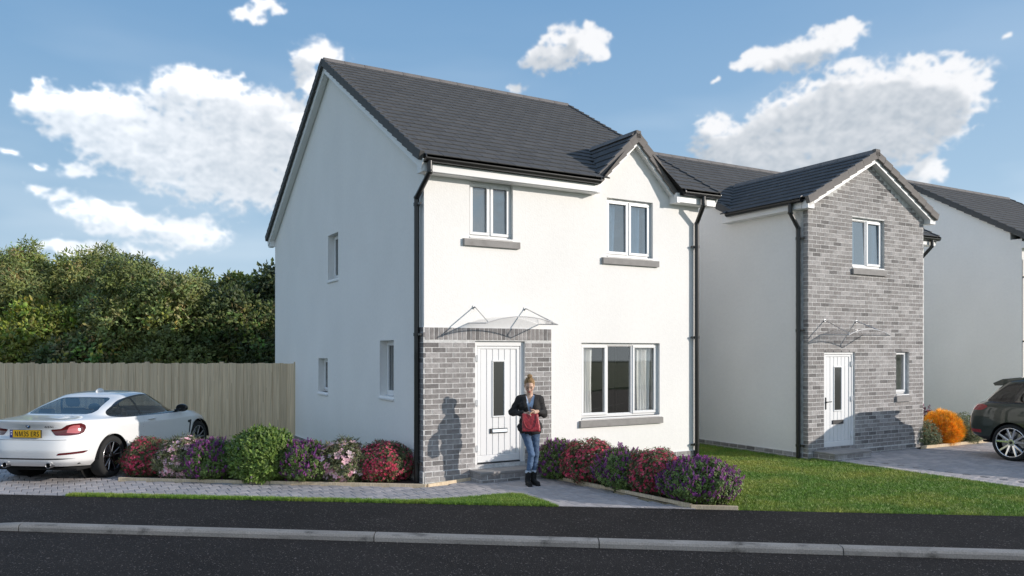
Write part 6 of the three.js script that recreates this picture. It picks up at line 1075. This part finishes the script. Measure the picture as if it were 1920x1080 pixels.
  mesh('hair', netMesh(hairSdf, [-0.11, 1.42, -0.15], [0.11, 1.78, 0.17], 0.0036, (x, y, z) => { const k = 0.8 + 0.5 * gn(x * 90, z * 90 + y * 12); return [0.36 * k, 0.225 * k, 0.105 * k]; }), M.cloth, W);
  // shirt, blazer, jeans, boots
  const fold = (x, y, z) => 0.004 * Math.sin(y * 46 + x * 30 + z * 22) + 0.0025 * Math.sin(y * 95 - x * 60);
  const shirt = (x, y, z) => { let d = torso(x, y, z, -0.002); d = Math.max(d, -(y - 0.93)); const collar = Math.abs(cap(x, y, z, [0, 1.355, -0.015], [0, 1.405, -0.002], 0.064, 0.066)) - 0.006; d = Math.min(d, Math.max(collar, y - 1.415 + Math.max(0, z) * 0.5, 1.34 - y)); const v = Math.max(Math.abs(x) - (y - 1.27) * 0.42, 1.26 - y, -z); return Math.max(d, -v); };
  mesh('shirt', netMesh(shirt, [-0.24, 0.9, -0.14], [0.24, 1.46, 0.16], 0.008, (x, y, z) => { const k = 0.92 + 0.16 * gn(x * 40, y * 40); return [0.50 * k, 0.62 * k, 0.80 * k]; }), M.cloth, W);
  const blazer = (x, y, z) => {
    let d = torso(x, y, z, 0.014); d = sminK(d, ell(x, y, z, [0.004, 0.90, 0], [0.172, 0.125, 0.118]), 0.05);
    d = Math.max(d, 0.775 + 0.03 * Math.abs(x) * 8 * 0 - y + Math.max(0, -x) * 0.05);
    d = sminK(d, arm(x, y, z, J.shR, J.elR, [mix(J.elR[0], J.haR[0], 0.9), mix(J.elR[1], J.haR[1], 0.9), mix(J.elR[2], J.haR[2], 0.9)], 0.013), 0.025); d = sminK(d, arm(x, y, z, J.shL, J.elL, [mix(J.elL[0], J.haL[0], 0.82), mix(J.elL[1], J.haL[1], 0.82), mix(J.elL[2], J.haL[2], 0.82)], 0.013), 0.025);
    d += fold(x, y, z) * (y < 1.28 ? 1 : 0.3);
    const open = Math.max(Math.abs(x - 0.012) - clamp((y - 0.99) * 0.17, 0.004, 0.075), -z + 0.0); d = Math.max(d, -open); d = Math.max(d, -cap(x, y, z, [0, 1.33, -0.005], [0, 1.50, 0.015], 0.060, 0.066));
    for (const s of [-1, 1]) { const ax = s * (x - 0.012), w = clamp((y - 0.99) * 0.17, 0, 0.075), lap = Math.max(Math.abs(ax - w - 0.020 - 0.012 * sstep(1.1, 1.3, y)) - 0.020 - 0.012 * sstep(1.05, 1.28, y), 1.03 - y, y - 1.385, -z + 0.01, Math.abs(torso(x, y, z, 0.019)) - 0.007); d = Math.min(d, lap); }
    return d;
  };
  mesh('blazer', netMesh(blazer, [-0.36, 0.74, -0.19], [0.32, 1.46, 0.25], 0.0075, (x, y, z) => { const k = 0.9 + 0.3 * gn(x * 60, y * 60 + z * 50); return [0.021 * k, 0.0195 * k, 0.020 * k]; }), M.cloth, W);
  const jeans = (x, y, z) => { let d = Math.min(leg(x, y, z, J.hipR, J.knR, J.anR, -0.006), 9); d = sminK(d, leg(x, y, z, J.hipL, J.knL, J.anL, -0.006), 0.006); d = sminK(d, ell(x, y, z, [0.002, 0.885, -0.01], [0.163, 0.115, 0.11]), 0.05); d += 0.0014 * Math.sin(y * 70 + x * 40) + 0.0012 * Math.sin(y * 130 + z * 60) * sstep(0.6, 0.3, y); for (const a of [J.anR, J.anL]) d = Math.min(d, Math.max(Math.abs(Math.hypot(x - a[0] - (a === J.anR ? 0.005 : 0.002), z - a[2] - 0.008) - 0.038) - 0.007, Math.abs(y - 0.212) - 0.020)); return Math.max(d, 0.19 - y); };
  mesh('jeans', netMesh(jeans, [-0.21, 0.12, -0.16], [0.22, 1.02, 0.16], 0.0075, (x, y, z) => { if (y < 0.234) return [0.48, 0.55, 0.64]; const k = 0.75 + 0.25 * gn(x * 55, y * 40) + 0.45 * sstep(0.02, 0.10, z) * sstep(0.95, 0.6, y) + 0.25 * sstep(0.5, 0.25, y); return [0.078 * k, 0.13 * k, 0.225 * k]; }), M.cloth, W);
  const boot = (x, y, z, a, toe) => { let d = cap(x, y, z, [a[0] + (a === J.anR ? 0.012 : 0.008), 0.21, a[2] + 0.012], [a[0], 0.075, a[2]], 0.047, 0.043); d = sminK(d, cap(x, y, z, [a[0], 0.055, a[2] - 0.015], toe, 0.036, 0.031), 0.03); d = Math.max(d, -(y - 0.022)); const sole = Math.max(cap(x, 0.02, z, [a[0], 0.02, a[2] - 0.025], [toe[0], 0.02, toe[2]], 0.037, 0.036), Math.abs(y - 0.012) - 0.013), heel = Math.max(Math.hypot(x - a[0], z - a[2] + 0.022) - 0.033, Math.abs(y - 0.03) - 0.030); return Math.min(Math.max(d, y - 0.205 + 0.01 * Math.sin(x * 90)), sole, heel); };
  for (const [a, toe] of [[J.anR, [0.012, 0.040, 0.125]], [J.anL, [0.135, 0.040, 0.06]]]) mesh('boot', netMesh((x, y, z) => boot(x, y, z, a, toe), [-0.08, -0.006, -0.13], [0.20, 0.23, 0.19], 0.0055, (x, y, z) => { const k = 0.85 + 0.4 * gn(x * 70, y * 70 + z * 60); return [0.013 * k, 0.0125 * k, 0.0125 * k]; }), M.cloth, W);
  // the red bag held open in front of her
  const B = thing('handbag', 'red leather handbag held open in front of the woman', 'handbag', [0.275, 0.006, -12.27], -0.05);
  const bagSdf = (x, y, z) => { const t = clamp((y - 0.865) / 0.27), cx = mix(0.035, 0.012, t), hw = mix(0.148, 0.128, t), hd = mix(0.052, 0.030, t), zc = 0.215 + 0.012 * (1 - t); const q = [Math.abs(x - cx) - hw + 0.028, Math.abs(y - 1.0) - 0.136 + 0.02, Math.abs(z - zc) - hd + 0.02]; let d = Math.hypot(Math.max(q[0], 0), Math.max(q[1], 0), Math.max(q[2], 0)) + Math.min(0, Math.max(...q)) - 0.022; d += 0.004 * gn(x * 16 + 3, y * 13) + 0.0015 * gn(x * 45, y * 40 + z * 30); const slot = Math.max(Math.abs(x - cx) - hw + 0.03, 1.02 - y, Math.abs(z - zc) - hd * 0.55); return Math.max(d, -slot); };
  M.leather = phy([1, 1, 1], 0.42, { vertexColors: true, clearcoat: 0.25, clearcoatRoughness: 0.4 });
  mesh('bag_body', netMesh(bagSdf, [-0.15, 0.83, 0.13], [0.21, 1.17, 0.30], 0.005, (x, y, z) => { const k = 0.85 + 0.35 * gn(x * 30, y * 30); return [0.42 * k, 0.030 * k, 0.042 * k]; }), M.leather, B);
  mesh('strap', tube([[-0.085, 1.125, 0.245], [-0.083, 1.02, 0.268], [-0.04, 0.925, 0.278], [0.03, 0.90, 0.279], [0.09, 0.95, 0.274], [0.115, 1.05, 0.262], [0.105, 1.125, 0.245]], 0.0065, 8, 60), std([0.30, 0.020, 0.030], 0.5), B);
  mesh('strap', tube([[0.05, 1.13, 0.225], [0.035, 1.20, 0.20], [0.01, 1.235, 0.15], [0.02, 1.18, 0.17], [0.08, 1.14, 0.20]], 0.006, 8, 40), std([0.05, 0.02, 0.03], 0.5), B);
}
renderer.render(scene, camera);
